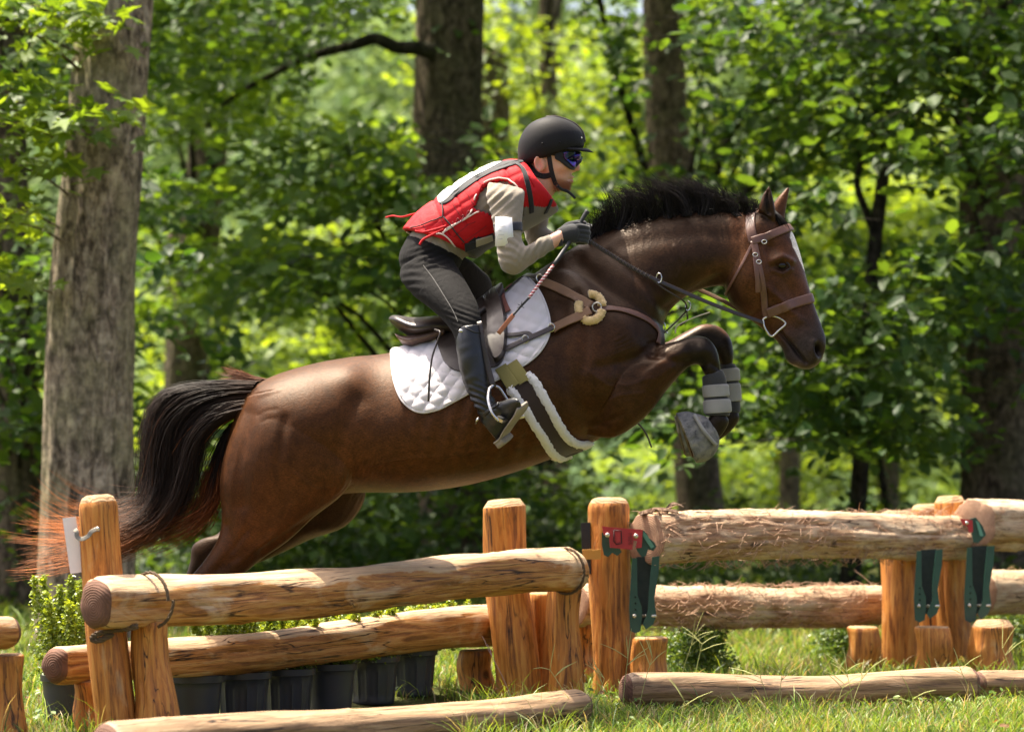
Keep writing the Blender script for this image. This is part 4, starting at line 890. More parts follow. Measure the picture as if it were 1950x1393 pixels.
for i in range(2, 40, 1):                     # lacing along the hand part
    q = rein[i]; d = 1 if i % 2 else -1
    a.add(tube([q + np.array([-.006, -.004, -.008 * d]), q + np.array([.006, -.005, .008 * d])], .0017, 5))
a.build('rein', M_DKL, br)
mk('rein', *ribbon(crom([at(1090, 450, .12), at(1200, 500, .15), at(1330, 551, .10), at(1395, 582, .06), at(1440, 610, .05)], 40), np.tile([.1, -1, .2], (40, 1)), .015, .005), M_TAN, br)
# running martingale straps hanging between neck and forelegs
mt = thing('martingale', at(1258, 650, -.1), 'thin dark martingale straps hanging in front of the chest', 'martingale')
a = Acc(); a.add(tube([at(1258, 640, -.06), at(1300, 600, -.08), at(1308, 585, -.1), at(1300, 572, -.14), at(1262, 548, -.165), at(1238, 528, -.175)], .003, 6, 30)); a.add(tube([at(1306, 585, -.1), at(1309, 608, -.08), at(1295, 620, -.08)], .003, 6, 14)); a.each('fork_strap', M_DKL, mt)
a = Acc(); a.add(tube([at(1286, 634, -.08), at(1290, 620, -.08), at(1320, 605, -.09), at(1352, 594, -.1)], .0026, 6, 16)); a.build('strap_end', plain('pale webbing', (.55, .48, .38), .6), mt)
a = Acc()
for x, y, Y in ((1255, 529, -.172), (1310, 582, -.1), (1262, 622, -.06)):
    c_ = [at(x + 5 * math.cos(t), y + 9 * math.sin(t), Y - .004 * math.cos(t)) for t in np.linspace(0, 2 * math.pi, 16)]; a.add(tube(c_, .0022, 6))
a.add(tube([at(1258, 625, -.06), at(1272, 634, -.06)], .0025, 6))
a.each('ring', M_STEEL, mt)
a = Acc(); a.add(tube([at(1195, 797, -.02), at(1215, 806, -.02), at(1230, 825, -.02), at(1241, 852, -.02)], .0032, 6, 16)); a.build('girth_loop', M_DKL, mt)

# leg boots
M_NEO = fabric('black neoprene', (.03, .03, .031), 300, .8, .3); M_GREY = fabric('dusty grey boot strap', (.26, .25, .235), 420, .85, .5, .25)
def mudmat(name):
    m, nt, bs = new_mat(name); v = coords(nt); f = noise(nt, v, 30, 6, .65, .5)
    nt.links.new(ramp(nt, f, [(.3, (.04, .04, .04)), (.45, (.14, .135, .13)), (.58, (.20, .19, .17)), (.72, (.30, .245, .17))]), bs.inputs['Base Color'])
    bs.inputs['Roughness'].default_value = .8; bump(nt, bs, noise(nt, v, 70, 5, .7), .6, .006); return m
M_BELL = mudmat('muddy rubber bell boot')
def legboot(st, Y, label, bands):
    t = thing('tendon_boot', at(st[1][0], st[1][1], Y), label, 'leg boot', 'grey boots on the forelegs')
    v, f, _ = union([loft([(a_, b_, c_, d_, Y, w) for a_, b_, c_, d_, w in st], 5, 28)], .004, 3); mk('shell', v, f, M_NEO, t)
    for (y0, y1) in bands:
        rows = []
        for q in (0, .12, .5, .88, 1):
            y = y0 + (y1 - y0) * q; g = 3.6 if 0 < q < 1 else 1.2
            xr = np.interp(y, [s[1] for s in st], [s[0] for s in st]); xl = np.interp(y, [s[3] for s in st], [s[2] for s in st]); w = np.interp(y, [s[1] for s in st], [s[4] for s in st])
            rows.append((xr + g, y - 2, xl + 2 - g, y + 1, Y, w + .004))
        mk('strap', *loft(rows, 2, 28), M_GREY, t)
legboot([(1376, 703, 1338, 716, .032), (1383, 722, 1337, 724, .036), (1386, 752, 1340, 754, .036), (1390, 778, 1341, 782, .038), (1390, 791, 1344, 791, .036)], FL + .01, 'grey strapped boot on the near foreleg cannon', [(733, 756), (761, 787)])
legboot([(1399, 692, 1368, 694, .030), (1405, 706, 1372, 706, .033), (1408, 745, 1374, 745, .032), (1410, 775, 1376, 775, .034), (1409, 786, 1378, 786, .033)], .15, 'grey strapped boot on the far foreleg, half hidden', [(702, 726), (731, 765)])
def bell(st, Y, label):
    t = thing('bell_boot', at(st[2][0], st[2][1], Y), label, 'hoof boot', 'rubber boots on the front hooves')
    v, f, E = union([loft([(a_, b_, c_, d_, Y, w) for a_, b_, c_, d_, w in st], 5, 28)], .004, 3)
    Nn = vnormals(v, f); px, py = proj(v); v = v + Nn * (.0014 * np.sin(px / 5.5 + py / 9) * np.sin(py / 7.0))[:, None]
    mk('cuff', v, f, M_BELL, t)
    px0, py0 = st[1][0], st[1][1]
    mk('strap', *tube([at(st[1][0] - 4, st[1][1] - 6, Y - .05), at((st[1][0] + st[1][2]) / 2 - 4, (st[1][1] + st[1][3]) / 2, Y - .068), at(st[1][2] + 2, st[1][3] + 4, Y - .05)], .007, 8, 12), M_GREY, t)
bell([(1370, 829, 1343, 792, .037), (1368, 853, 1320, 785, .053), (1348, 876, 1300, 783, .064), (1326, 882, 1286, 786, .070)], FL + .01, 'scuffed grey bell boot over the near front hoof')
bell([(1378, 824, 1352, 794, .037), (1362, 845, 1325, 790, .05), (1322, 866, 1296, 788, .06), (1306, 870, 1284, 792, .064)], .15, 'scuffed bell boot over the far front hoof behind the other')

# riding whip
wh = thing('riding_whip', at(1050, 500, -.2), 'slim whip with red and white striped shaft held by the rider', 'whip')
W = lambda x, y, Y: at(x, y, Y)
mk('handle', *tube([W(1119, 402, -.185), W(1112, 412, -.187), W(1095, 442, -.195), W(1082, 464, -.225), W(1054, 505, -.29)], [.010, .008, .0075, .0075, .007], 10, 20), plain('black rubber grip', (.025, .026, .028), .6), wh)
m, nt, bs = new_mat('red and white twist')
v = coords(nt); sx = nt.nodes.new('ShaderNodeSeparateXYZ'); nt.links.new(v, sx.inputs[0]); mm = N_(nt, 'ShaderNodeMath', operation='MULTIPLY'); mm.inputs[1].default_value = 560; nt.links.new(sx.outputs[2], mm.inputs[0])
sn = N_(nt, 'ShaderNodeMath', operation='SINE'); nt.links.new(mm.outputs[0], sn.inputs[0])
nt.links.new(ramp(nt, sn.outputs[0], [(0, (.30, .035, .035)), (.45, (.30, .035, .035)), (.55, (.75, .70, .66))], 'LINEAR'), bs.inputs['Base Color']); bs.inputs['Roughness'].default_value = .5
mk('shaft', *tube([W(1054, 505, -.29), W(1030, 536, -.325), W(1007, 567, -.36)], .0058, 10, 20), m, wh)
mk('braid', *tube([W(1007, 567, -.36), W(992, 583, -.37), W(977, 600, -.38)], [.0045, .004, .004], 8, 12), plain('black braid', (.015, .015, .015), .7), wh)
mk('popper', *ribbon(crom([W(978, 599, -.38), W(964, 616, -.385), W(949, 635, -.385)], 10), np.tile([0, -1, .1], (10, 1)), .016, .003), plain('orange brown popper', (.32, .11, .045), .6), wh)
a = Acc(); [a.add(tube([W(992, 582, -.37), W(992 + dx, 582 + dy, -.38)], .0012, 4)) for dx, dy in ((-6, -3), (5, -6), (-7, 4), (6, 4), (2, -8))]; a.each('tuft', plain('frayed thread', (.015, .015, .015), .8), wh)
# ================================================================== RIDER
TORSO = [(768, 522, 850, 560, -.0, .14), (761, 488, 868, 520, 0, .168), (778, 450, 880, 494, 0, .160), (812, 415, 902, 482, 0, .155), (850, 384, 932, 462, 0, .165), (890, 353, 975, 440, 0, .178),
         (930, 329, 1022, 418, 0, .185), (966, 317, 1050, 396, 0, .18), (988, 317, 1044, 392, 0, .135), (1004, 328, 1036, 382, 0, .07)]
NECKR = [(988, 332, 1034, 396, 0, .078), (1000, 322, 1046, 382, -.005, .066), (1014, 310, 1060, 362, -.01, .058), (1022, 295, 1068, 348, -.012, .06)]
ARM_N = [(930, 348, 1000, 362, -.17, .06), (926, 372, 999, 372, -.205, .066), (934, 404, 996, 402, -.23, .058), (942, 440, 993, 436, -.25, .053), (946, 475, 996, 462, -.268, .05),
         (955, 512, 1006, 468, -.275, .047), (982, 523, 1014, 462, -.27, .045), (1010, 505, 1026, 454, -.255, .040), (1036, 487, 1038, 449, -.235, .035), (1056, 474, 1048, 446, -.22, .031)]
WRIST_N = [(1044, 480, 1042, 450, -.23, .027), (1058, 471, 1052, 444, -.218, .027), (1072, 462, 1066, 438, -.208, .028)]
ARM_F = [(985, 345, 1040, 365, .17, .06), (990, 378, 1048, 372, .205, .064), (995, 410, 1046, 402, .22, .056), (998, 440, 1044, 425, .23, .05), (1008, 468, 1040, 432, .23, .046), (1035, 476, 1052, 440, .215, .038), (1062, 470, 1066, 440, .19, .031), (1078, 462, 1082, 436, .175, .028)]
LEG_N = [(762, 512, 842, 470, -.07, .10), (764, 534, 866, 500, -.11, .105), (788, 563, 880, 523, -.18, .098), (820, 588, 896, 552, -.25, .085), (846, 612, 909, 578, -.30, .074), (862, 634, 916, 606, -.335, .066), (869, 655, 920, 642, -.35, .061)]
LEG_F = [(768, 512, 848, 475, .07, .10), (790, 520, 890, 492, .13, .10), (830, 545, 915, 512, .22, .088), (870, 570, 935, 535, .29, .075), (890, 610, 940, 580, .33, .066), (893, 650, 942, 635, .345, .06)]
BOOT_N = [(870, 624, 918, 618, -.345, .066), (868, 645, 921, 640, -.352, .068), (870, 672, 925, 672, -.36, .067), (877, 710, 929, 706, -.37, .06), (886, 738, 932, 732, -.378, .052), (897, 760, 937, 750, -.385, .046), (910, 786, 946, 768, -.39, .043), (918, 806, 955, 785, -.385, .042)]
BOOT_F = [(893, 640, 942, 630, .35, .064), (898, 690, 946, 685, .36, .062), (906, 740, 948, 735, .37, .05), (915, 785, 950, 770, .38, .042), (925, 810, 965, 785, .375, .04)]
HEADR = [(1030, 232, 1072, 234, .04), (1010, 252, 1092, 254, .066), (1002, 275, 1101, 276, .077), (1002, 293, 1099, 295, .079), (1005, 308, 1093, 309, .077), (1012, 322, 1091, 322, .072), (1022, 335, 1088, 335, .064), (1034, 346, 1086, 346, .054), (1046, 355, 1085, 356, .042), (1056, 361, 1081, 363, .026)]
HEADR = [(a, b, c, d, -.015, w) for a, b, c, d, w in HEADR]

pr = thing('person', at(860, 620, 0), 'rider in red vest, grey shirt and black helmet crouching over the saddle', 'person')
# -------- foot shapes (toe turned out towards us, heel low)
def foot(Y0, sgn, dx=0):
    h = [(914, 800, 946, 838, Y0 + .012 * sgn, .034), (922, 784, 958, 828, Y0 + .03 * sgn * -1 * -1, .037), (938, 770, 968, 812, Y0 + .06 * sgn, .040), (955, 764, 980, 796, Y0 + .10 * sgn, .043), (972, 758, 990, 782, Y0 + .14 * sgn, .040), (984, 757, 993, 770, Y0 + .165 * sgn, .028)]
    return [(a + dx, b, c + dx, d, Y, w) for a, b, c, d, Y, w in h]
FOOT_N = foot(-.372, -1); FOOT_F = foot(.37, 1, 8)

# -------- hands: palm, four fingers curled round rein and whip, thumb on top
def hand(Y, s, dx=0, dy=0, g=1.0):
    p = []
    A = lambda x, y, o: at(x + dx, y + dy, Y + s * o)
    Lf = lambda rows: loft([(a + dx, b + dy, c + dx, d + dy, Y + s * o, w) for a, b, c, d, o, w in rows], 4, 20, grow=(g - 1) * .01)
    p.append(Lf([(1060, 472, 1055, 441, .012, .024), (1070, 466, 1066, 433, .004, .026), (1084, 463, 1080, 428, -.004, .026), (1097, 461, 1096, 427, -.008, .022), (1103, 458, 1103, 430, -.008, .016)]))
    for i, (y, L, r) in enumerate(((431, 1.0, .0105), (440, 1.08, .0108), (449, 1.02, .0102), (457, .88, .009))):
        p.append(tube([A(1092, y + 2, -.006), A(1103, y, -.012), A(1103 + 13 * L, y + 2, -.004), A(1104 + 15 * L, y + 4, .014), A(1104 + 7 * L, y + 5, .030), A(1096, y + 5, .030)], np.array([.9, 1.08, .95, .95, .9, .75]) * r * g, 10, 22))
    p.append(tube([A(1070, 440, .004), A(1082, 430, .006), A(1096, 426, .012), A(1108, 428, .016)], np.array([1.15, 1.1, .95, .75]) * .0125 * g, 10, 18))
    return p
HAND_N = hand(-.205, 1); HAND_F = hand(.165, -1, 8, -2)

# -------- body (skin)
ear = lambda Y, s: [ellipsoid(at(1028, 311, Y), (.020, .013, .031), np.array(Matrix.Rotation(R(-12), 3, 'Y'))), tube([at(1034, 300, Y - .008 * s), at(1026, 297, Y - .013 * s), at(1019, 304, Y - .014 * s), at(1020, 317, Y - .012 * s), at(1028, 327, Y - .008 * s)], .0042, 8, 16)]
nose = [loft([(1090, 298, 1102, 297, -.015, .012), (1090, 308, 1103, 309, -.015, .013), (1088, 317, 1105, 320, -.015, .017), (1088, 323, 1102, 326, -.015, .016), (1086, 327, 1094, 328, -.015, .010)], 4, 14)]
lips = [ellipsoid(at(1088, 338, -.015), (.012, .020, .006)), ellipsoid(at(1087, 345, -.015), (.011, .019, .007)), ellipsoid(at(1079, 357, -.015), (.016, .022, .014)), ellipsoid(at(1094, 299, -.015), (.012, .055, .010))]
sh = -.006
BV, BF, BE = union([loft(TORSO, 4, 36, sh), loft(NECKR, 4, 28), loft(ARM_N, 4, 24, sh), loft(WRIST_N, 3, 20), loft(ARM_F, 4, 24, sh), loft(LEG_N, 4, 28, sh), loft(LEG_F, 4, 28, sh), loft(BOOT_N, 4, 24, -.008), loft(BOOT_F, 4, 24, -.008),
                    loft(FOOT_N, 4, 20, -.007), loft(FOOT_F, 4, 20, -.007), loft(HEADR, 5, 36)] + ear(-.092, 1) + ear(.056, -1) + nose + lips + hand(-.205, 1, g=.82) + hand(.165, -1, 8, -2, g=.82), .0044, 3)
Nn = vnormals(BV, BF); px, py = proj(BV)
d_ = -.006 * gauss(px, py, 1027, 312, 5, 8) * (BV[:, 1] < -.085) - .006 * np.exp(-(polydist(px, py, [(1083, 341), (1094, 341)]) / 1.6) ** 2) - .010 * gauss(px, py, 1086, 303, 8, 5) + .004 * gauss(px, py, 1072, 318, 10, 7)
d_ -= .005 * gauss(px, py, 1066, 333, 9, 9); d_ -= .004 * gauss(px, py, 1098, 326, 3, 2)
BV = BV + Nn * d_[:, None]
px, py = proj(BV); sk = np.tile(np.array([.70, .39, .265]), (len(BV), 1))
def tob(col, k):
    global sk
    k = np.clip(k, 0, 1)[:, None]; sk = sk * (1 - k) + np.array(col) * k
tob((.56, .21, .14), .6 * gauss(px, py, 1076, 326, 14, 8) + .7 * gauss(px, py, 1100, 320, 6, 6) + .6 * gauss(px, py, 1028, 312, 12, 18))
tob((.24, .085, .032), np.clip(1.6 * gauss(px, py, 1076, 356, 17, 11, 20) + .6 * gauss(px, py, 1062, 348, 12, 12) + .5 * gauss(px, py, 1090, 333, 6, 3), 0, .85))
tob((.46, .16, .12), gauss(px, py, 1092, 341, 5, 3) * .8)
tob((.16, .06, .03), .9 * (gauss(px, py, 1020, 300, 12, 14) * (px < 1017)))
tob((.40, .17, .11), .5 * gauss(px, py, 1035, 360, 16, 18))
def skin_fn(nt, bs, col):
    v = coords(nt); f = noise(nt, v, 160, 4, .6)
    nt.links.new(mixc(nt, .35, col, mixc(nt, f, (.5, .45, .45), (1.4, 1.4, 1.4)), 'MULTIPLY'), bs.inputs['Base Color'])
    bs.inputs['Subsurface Weight'].default_value = .12; bs.inputs['Subsurface Radius'].default_value = (.012, .005, .003); bump(nt, bs, f, .18, .002)
M_SKIN = vcol_mat('skin', .5, skin_fn, .45)
mk_np('body', BV, np.array(BF), M_SKIN, pr, True, np.concatenate([sk, np.ones((len(sk), 1))], 1))
B_BVH = bvh_of(BV, BF)

# short reddish beard
rb = np.random.default_rng(9); VV = []; FF = []
for i in range(900):
    x, y = rb.normal(1074, 10), rb.normal(354, 6)
    if x > 1090 or y < 343 or x < 1052: continue
    q, nq = cast(B_BVH, x, y, -.05)
    if abs(proj(q)[0] - x) > 3: continue
    e = q + nq * rb.uniform(.003, .007) + np.array([rb.uniform(-.001, .004), 0, -.004 - .004 * rb.random()]); s_ = np.array([.0006, 0, .0002]); n0 = len(VV)
    VV += [q - s_, q + s_, e]; FF.append((n0, n0 + 1, n0 + 2))
mk('beard', VV, FF, plain('reddish beard', (.30, .10, .03), .6, var=.3, bmp=0), pr)
# -------- clothing
M_SHIRT = fabric('grey jersey', (.25, .21, .16), 800, .9, .25, .12, .25, .35)
M_BREECH = fabric('charcoal breeches', (.009, .0083, .0082), 800, .8, .4, .25, .02, .30, .10)
M_BOOT = leather('black boot leather', (.010, .010, .011), .38)
M_GLOVE = fabric('black knit glove', (.022, .023, .025), 420, .9, 1.0, .2, .35)
M_RED = fabric('red vest nylon', (.48, .008, .014), 700, .72, .35, .12, .0, .3)
M_GREYV = fabric('grey vest mesh', (.19, .175, .145), 300, .8, .5, .15)
M_BLKW = fabric('black webbing', (.016, .016, .018), 500, .7, .5, .2)
M_PIPE = fabric('pale piping', (.74, .60, .55), 500, .7, .2, .06)
SV, SF, SE = union([loft(TORSO[1:], 5, 40, 0), loft(ARM_N, 6, 32), loft(ARM_F, 6, 28)], .005, 3)
Nn = vnormals(SV, SF); px, py = proj(SV)
wv = .0025 * gauss(px, py, 968, 470, 22, 40) * np.sin((py - .5 * px) / 9.5 * 2 * math.pi / 1.6 + 1.5 * np.sin(px / 9)) + .0030 * gauss(px, py, 1020, 478, 34, 26) * np.sin((px * 1.0 + .55 * py) / 13 * 2 * math.pi) * .8
wv += .004 * gauss(px, py, 950, 380, 26, 34) * np.sin((px * .8 + .9 * py) / 16 * 2 * math.pi) + .004 * gauss(px, py, 870, 468, 40, 22) * np.sin((px * .9 - .5 * py) / 15 * 2 * math.pi)
SV = SV + Nn * wv[:, None]
mk('shirt', SV, SF, M_SHIRT, pr); S_BVH = bvh_of(SV, SF)
def wrinkled(V, F, fn):
    Nn = vnormals(V, F); px, py = proj(V); return V + Nn * fn(px, py)[:, None]
LV, LF, LE = union([loft(TORSO[:3], 5, 40, .003), loft(LEG_N, 6, 36), loft(LEG_F, 6, 32)], .005, 4)
LV = wrinkled(LV, LF, lambda x, y: .002 * gauss(x, y, 820, 490, 36, 22, 25) * np.sin((x * .35 + y) / 11 * 2 * math.pi) + .0022 * gauss(x, y, 785, 530, 22, 34) * np.sin((y + .2 * x) / 15 * 2 * math.pi + 2 * np.sin(x / 17)) + .003 * gauss(x, y, 875, 600, 26, 18) * np.sin((y * .8 - x * .3) / 8 * 2 * math.pi) - .004 * np.exp(-(polydist(x, y, [(800, 500), (835, 545), (868, 600)]) / 2.2) ** 2) * 0.5)
mk('breeches', LV, LF, M_BREECH, pr); L_BVH = bvh_of(LV, LF)
a = Acc(); P, N = drape(L_BVH, [(806, 505), (825, 530), (845, 562), (862, 590), (872, 612)], 30, .0005); a.add(tube(P, .0016, 5)); a.build('seam', fabric('grey seam thread', (.10, .095, .09)), pr)
for nm, bs_, ft in (('boot', BOOT_N, FOOT_N), ('boot', BOOT_F, FOOT_F)):
    V_, F_, E_ = union([loft(bs_, 6, 32), loft(ft, 5, 28)], .0042, 4)
    V_ = wrinkled(V_, F_, lambda x, y: .0045 * gauss(x, y, 915, 760, 24, 30, 60) * np.sin((y * .85 - x * .42) / 9.5 * 2 * math.pi + .8 * np.sin(x / 9)) + .0012 * gauss(x, y, 890, 700, 24, 40) * np.sin(y / 27 * 2 * math.pi + x / 9 + 2 * np.sin(y / 13)))
    bo = mk(nm, V_, F_, M_BOOT, pr)
    if bs_ is BOOT_N:
        NB = bvh_of(V_, F_)
        P, N = drape(NB, [(868, 645), (870, 628), (877, 620), (888, 624), (902, 632), (920, 634)], 30, .001); mk('top_edge', *tube(P, .0028, 6), M_BOOT, bo)
        p, n = cast(NB, 879, 630); mk('badge', *ellipsoid(p + n * .002, (.009, .003, .0055)), M_STEEL, bo)
        M_SOLE = plain('worn leather sole', (.24, .20, .155), .75, var=.35, sc=60)
        # sole: forefoot plate and heel block, on the underside facing right
        Sl = crom(np.array([(ft[i][2] + ft[i][0] * 0, ft[i][3], ft[i][4], ft[i][5]) for i in range(len(ft))], float), 18)
        c_ = np.array([at(r_[0] + 1.5, r_[1] + 1.5, r_[2]) for r_ in Sl]); nrm = np.array([at(ft[3][2], ft[3][3], 0) - at(ft[3][0], ft[3][1], 0)]); nrm /= np.linalg.norm(nrm)
        mk('sole', *ribbon(c_, np.tile(nrm[0], (18, 1)), Sl[:, 3] * 1.9, .009), M_SOLE, bo)
        mk('heel', *ribbon(c_[:5] + nrm * .012, np.tile(nrm[0], (5, 1)), Sl[:5, 3] * 1.8, .026), M_SOLE, bo)
        P, N = drape(NB, [(908, 796), (918, 792), (935, 778), (950, 768)], 16, .002); mk('spur_strap', *ribbon(P, N, .012, .004), M_BOOT, bo)
        mk('spur', *tube([at(912, 795, -.41), at(908, 800, -.41), at(906, 806, -.40)], [.005, .004, .003], 8), M_STEEL, bo)
for H_ in (HAND_N, HAND_F):
    V_, F_, _ = union(H_, .0030, 2); mk('glove', V_, F_, M_GLOVE, pr)
mk('glove_cuff', *tube([at(1060, 456, -.207), at(1064, 455, -.206), at(1067, 454, -.205)], [.0275, .029, .028], 20), M_GLOVE, pr)

# -------- protective vest: a padded shell round the torso with arm holes
VT = [(771, 438, 892, 480, 0, .166), (798, 407, 905, 486, 0, .165), (834, 381, 928, 470, 0, .172), (866, 358, 958, 454, 0, .182), (905, 334, 996, 436, 0, .19), (948, 315, 1038, 412, 0, .19), (972, 309, 1058, 398, 0, .175), (988, 310, 1050, 395, 0, .145), (998, 314, 1040, 390, 0, .11)]
VT = crom(np.array(VT, float), 85); kk = 120
th = np.linspace(0, 2 * math.pi, kk, endpoint=False); Rg = []
for i, (ax, ay, bx, by, Y, w) in enumerate(VT):
    A_, B_ = at(ax, ay, Y), at(bx, by, Y); c_ = (A_ + B_) / 2; a_ = (A_ - B_) / 2; u = i / 84
    g = np.ones(kk) * 1.02
    for q in (.13, .27, .41, .56, .70): g -= .045 * np.exp(-((u - q - .10 * np.cos(th)) / .011) ** 2) * (np.cos(th) > -.25)
    for q in (.62, 1.25): g -= .022 * (np.exp(-((th - q) / .05) ** 2) + np.exp(-((2 * math.pi - th - q) / .05) ** 2))
    g += .012 * np.sin(u * 40 + 3 * th) * .3
    Rg.append(c_ + (np.cos(th) * g)[:, None] * a_ + (np.sin(th) * g * w)[:, None] * np.array([0, 1, 0]))
Rg = np.array(Rg); V_ = Rg.reshape(-1, 3); px, py = proj(V_)
HOLE = [(903, 396), (910, 370), (924, 352), (942, 345), (960, 343), (982, 353), (994, 378), (994, 412), (942, 414), (918, 404)]
F_ = []; Mi = []
for i in range(84):
    for j in range(kk):
        q = (i * kk + j, i * kk + (j + 1) % kk, (i + 1) * kk + (j + 1) % kk, (i + 1) * kk + j)
        x, y = px[list(q)].mean(), py[list(q)].mean(); Yq = V_[q[0]][1]
        if abs(math.sin(th[j])) > .25 and inpoly(x, y, HOLE): continue
        F_.append(q); front = math.cos(th[j]) < -.30
        Mi.append(1 if (front and i > 22 and y > 391 and x > 940) else (2 if (front and i < 30 and y > 449 and x > 890 and math.cos(th[j]) < -.62) else 0))
used = sorted(set(k for f in F_ for k in f)); mp = {k: i for i, k in enumerate(used)}
V_ = V_[used]; F_ = [tuple(mp[k] for k in f) for f in F_]
vest = mk('vest', V_, F_, [M_RED, M_GREYV, M_BLKW], pr); vest.data.polygons.foreach_set('material_index', Mi)
so = vest.modifiers.new('thickness', 'SOLIDIFY'); so.thickness = .016; so.offset = 0
V_BVH = bvh_of(V_, F_)
def vtube(nm, line, r, mat, n=40, off=.0125): P, N = drape(V_BVH, line, n, off); return mk(nm, *tube(P, r, 8), mat, vest)
vtube('piping', [(842, 444), (870, 426), (893, 409), (902, 394), (910, 370), (925, 351), (944, 344), (960, 342), (982, 352), (994, 378)], .0028, M_PIPE, 60)
vtube('piping', [(843, 447), (850, 436), (880, 420), (905, 405), (918, 403), (936, 410)], .0028, M_PIPE)
vtube('piping', [(773, 438), (785, 449), (814, 452), (840, 446), (865, 463), (888, 478)], .0028, M_PIPE, 40)
for sl in ([(797, 408), (806, 428), (818, 450)], [(824, 390), (838, 412), (850, 432)], [(850, 372), (866, 394), (880, 416)], [(878, 352), (892, 372), (902, 390)], [(905, 336), (914, 348), (920, 354)], [(945, 318), (950, 330), (956, 341)], [(864, 450), (880, 436), (905, 420)], [(878, 462), (900, 446), (925, 428)]): vtube('seam', sl, .0013, plain('stitched seam', (.20, .006, .010), .8, bmp=0), 20, .0085)
a = Acc(); zz = [(862 + 5.2 * i, 428 - 3.6 * i + (5 if i % 2 else -5)) for i in range(9)]; vtube('lacing', zz, .0022, plain('dark red cord', (.22, .008, .012), .7), 60)
vtube('cord', [(843, 386), (846, 400), (846, 413), (856, 426), (868, 442), (882, 458)], .0026, M_BLKW); vtube('cord', [(846, 413), (822, 424), (797, 435), (772, 438)], .0024, M_BLKW)
P, N = drape(V_BVH, [(982, 314), (994, 326), (1002, 345), (1008, 370), (1010, 390), (1010, 402)], 30, .011); mk('shoulder_strap', *ribbon(P, N, .018, .005), M_BLKW, vest)
P, N = drape(V_BVH, [(1046, 378), (1044, 386), (1040, 394), (1036, 402)], 16, .011); mk('shoulder_strap', *ribbon(P, N, .014, .005), M_BLKW, vest)
mk('back_flap', *patch(V_BVH, [(836, 386), (842, 374), (872, 350), (905, 331), (945, 314), (988, 309), (992, 314), (955, 325), (918, 343), (884, 366), (856, 388), (842, 392)], .009, .003, 90, 8, centre=(905, 344)), M_BLKW, vest)
mk('number_cloth', *patch(V_BVH, [(836, 380), (846, 370), (874, 347), (905, 328), (935, 317), (955, 314), (925, 331), (892, 350), (866, 371), (850, 386), (840, 390)], .012, .002, 80, 8, centre=(888, 350)), fabric('off white cloth', (.70, .69, .62), 500), vest)
mk('tie', *tube([at(800, 405, .0), at(785, 408, -.03), at(765, 413, -.02), at(748, 411, .02), at(735, 414, .05)], .0032, 6, 20), M_RED, vest)
for i, l in enumerate(([(845, 436), (825, 446), (806, 456), (799, 466)], [(850, 430), (828, 437), (806, 442), (790, 440)])):
    mk('tie', *tube([at(x, y, -.175 - .008 * i) for x, y in l], .0045, 6, 16), M_RED, vest)
mk('waist_band', *strap(V_BVH, [(884, 468), (905, 462), (925, 452), (940, 444)], .042, .006, .009, 16), M_BLKW, vest)
mk('waist_band', *strap(V_BVH, [(903, 458), (920, 452), (935, 446)], .036, .006, .014, 12), fabric('beige elastic', (.38, .33, .25), 400), vest)

# -------- arm card
ac = thing('armband_card', at(960, 440, -.31), 'white medical card in a clear holder strapped on the upper arm', 'armband')
a = Acc(); st = [(939, 428, 995, 424, -.245, .057), (940, 431, 995, 427, -.246, .060), (942, 441, 995, 437, -.25, .059), (942, 444, 995, 440, -.251, .056)]
mk('band', *loft(st, 3, 36), fabric('navy elastic', (.02, .022, .035), 500), ac)
cp = [at(x, y, -.318 + .0006 * abs(x - 959)) for x, y in ((943, 413), (959, 412), (975, 414), (979, 465), (961, 468), (943, 469))]; cardm = ([tuple(p) for p in cp] + [tuple(p + np.array([0, .006, 0])) for p in cp], [(0, 1, 4, 5), (1, 2, 3, 4), (7, 6, 11, 10), (8, 7, 10, 9)] + [(i, i + 6, (i + 1) % 6 + 6, (i + 1) % 6) for i in range(6)])
card = [(944, 414), (960, 413), (975, 414), (976, 438), (978, 464), (960, 467), (944, 468), (943, 440)]
mk('card', *cardm, plain('glossy white card', (.80, .79, .80), .25, var=.03, bmp=.05, coat=.5), ac)
CB = bvh_of(*cardm)
a = Acc()
for y, x0, x1 in ((419, 949, 969), (425, 949, 958), (431, 949, 962), (439, 949, 955), (447, 949, 960), (455, 949, 957)): a.add(strap(CB, [(x0, y), ((x0 + x1) / 2, y), (x1, y)], .0014, .0006, .0004, 6))
o = a.build('print_lines', plain('faint grey print', (.45, .45, .48), .6), ac); o['kind'] = 'stuff'

# -------- helmet
he = []
RIM = [(1000, 318, 1100, 284, -.015, .094), (989, 312, 1110, 281, -.015, .104), (986, 294, 1113, 270, -.015, .111), (988, 270, 1109, 252, -.015, .108), (998, 248, 1095, 237, -.015, .094), (1014, 233, 1076, 228, -.015, .07), (1036, 224, 1058, 223, -.015, .03)]
hv, hf, _ = union([loft(RIM, 6, 48)], .004, 3)
def suede(name, col):
    m, nt, bs = new_mat(name); v = coords(nt); f = noise(nt, v, 500, 3); f2 = noise(nt, v, 22, 4, .6)
    nt.links.new(mixc(nt, f2, tuple(x * .7 for x in col), tuple(x * 1.35 for x in col)), bs.inputs['Base Color']); bs.inputs['Roughness'].default_value = .62; bs.inputs['Specular IOR Level'].default_value = .18; bs.inputs['Sheen Weight'].default_value = .02
    bump(nt, bs, f, .5, .0015); return m
M_HELM = suede('charcoal helmet suede', (.010, .009, .0095))
hel = mk('helmet', hv, hf, M_HELM, pr); HB = bvh_of(hv, hf)
yc = -.015
br_ = []
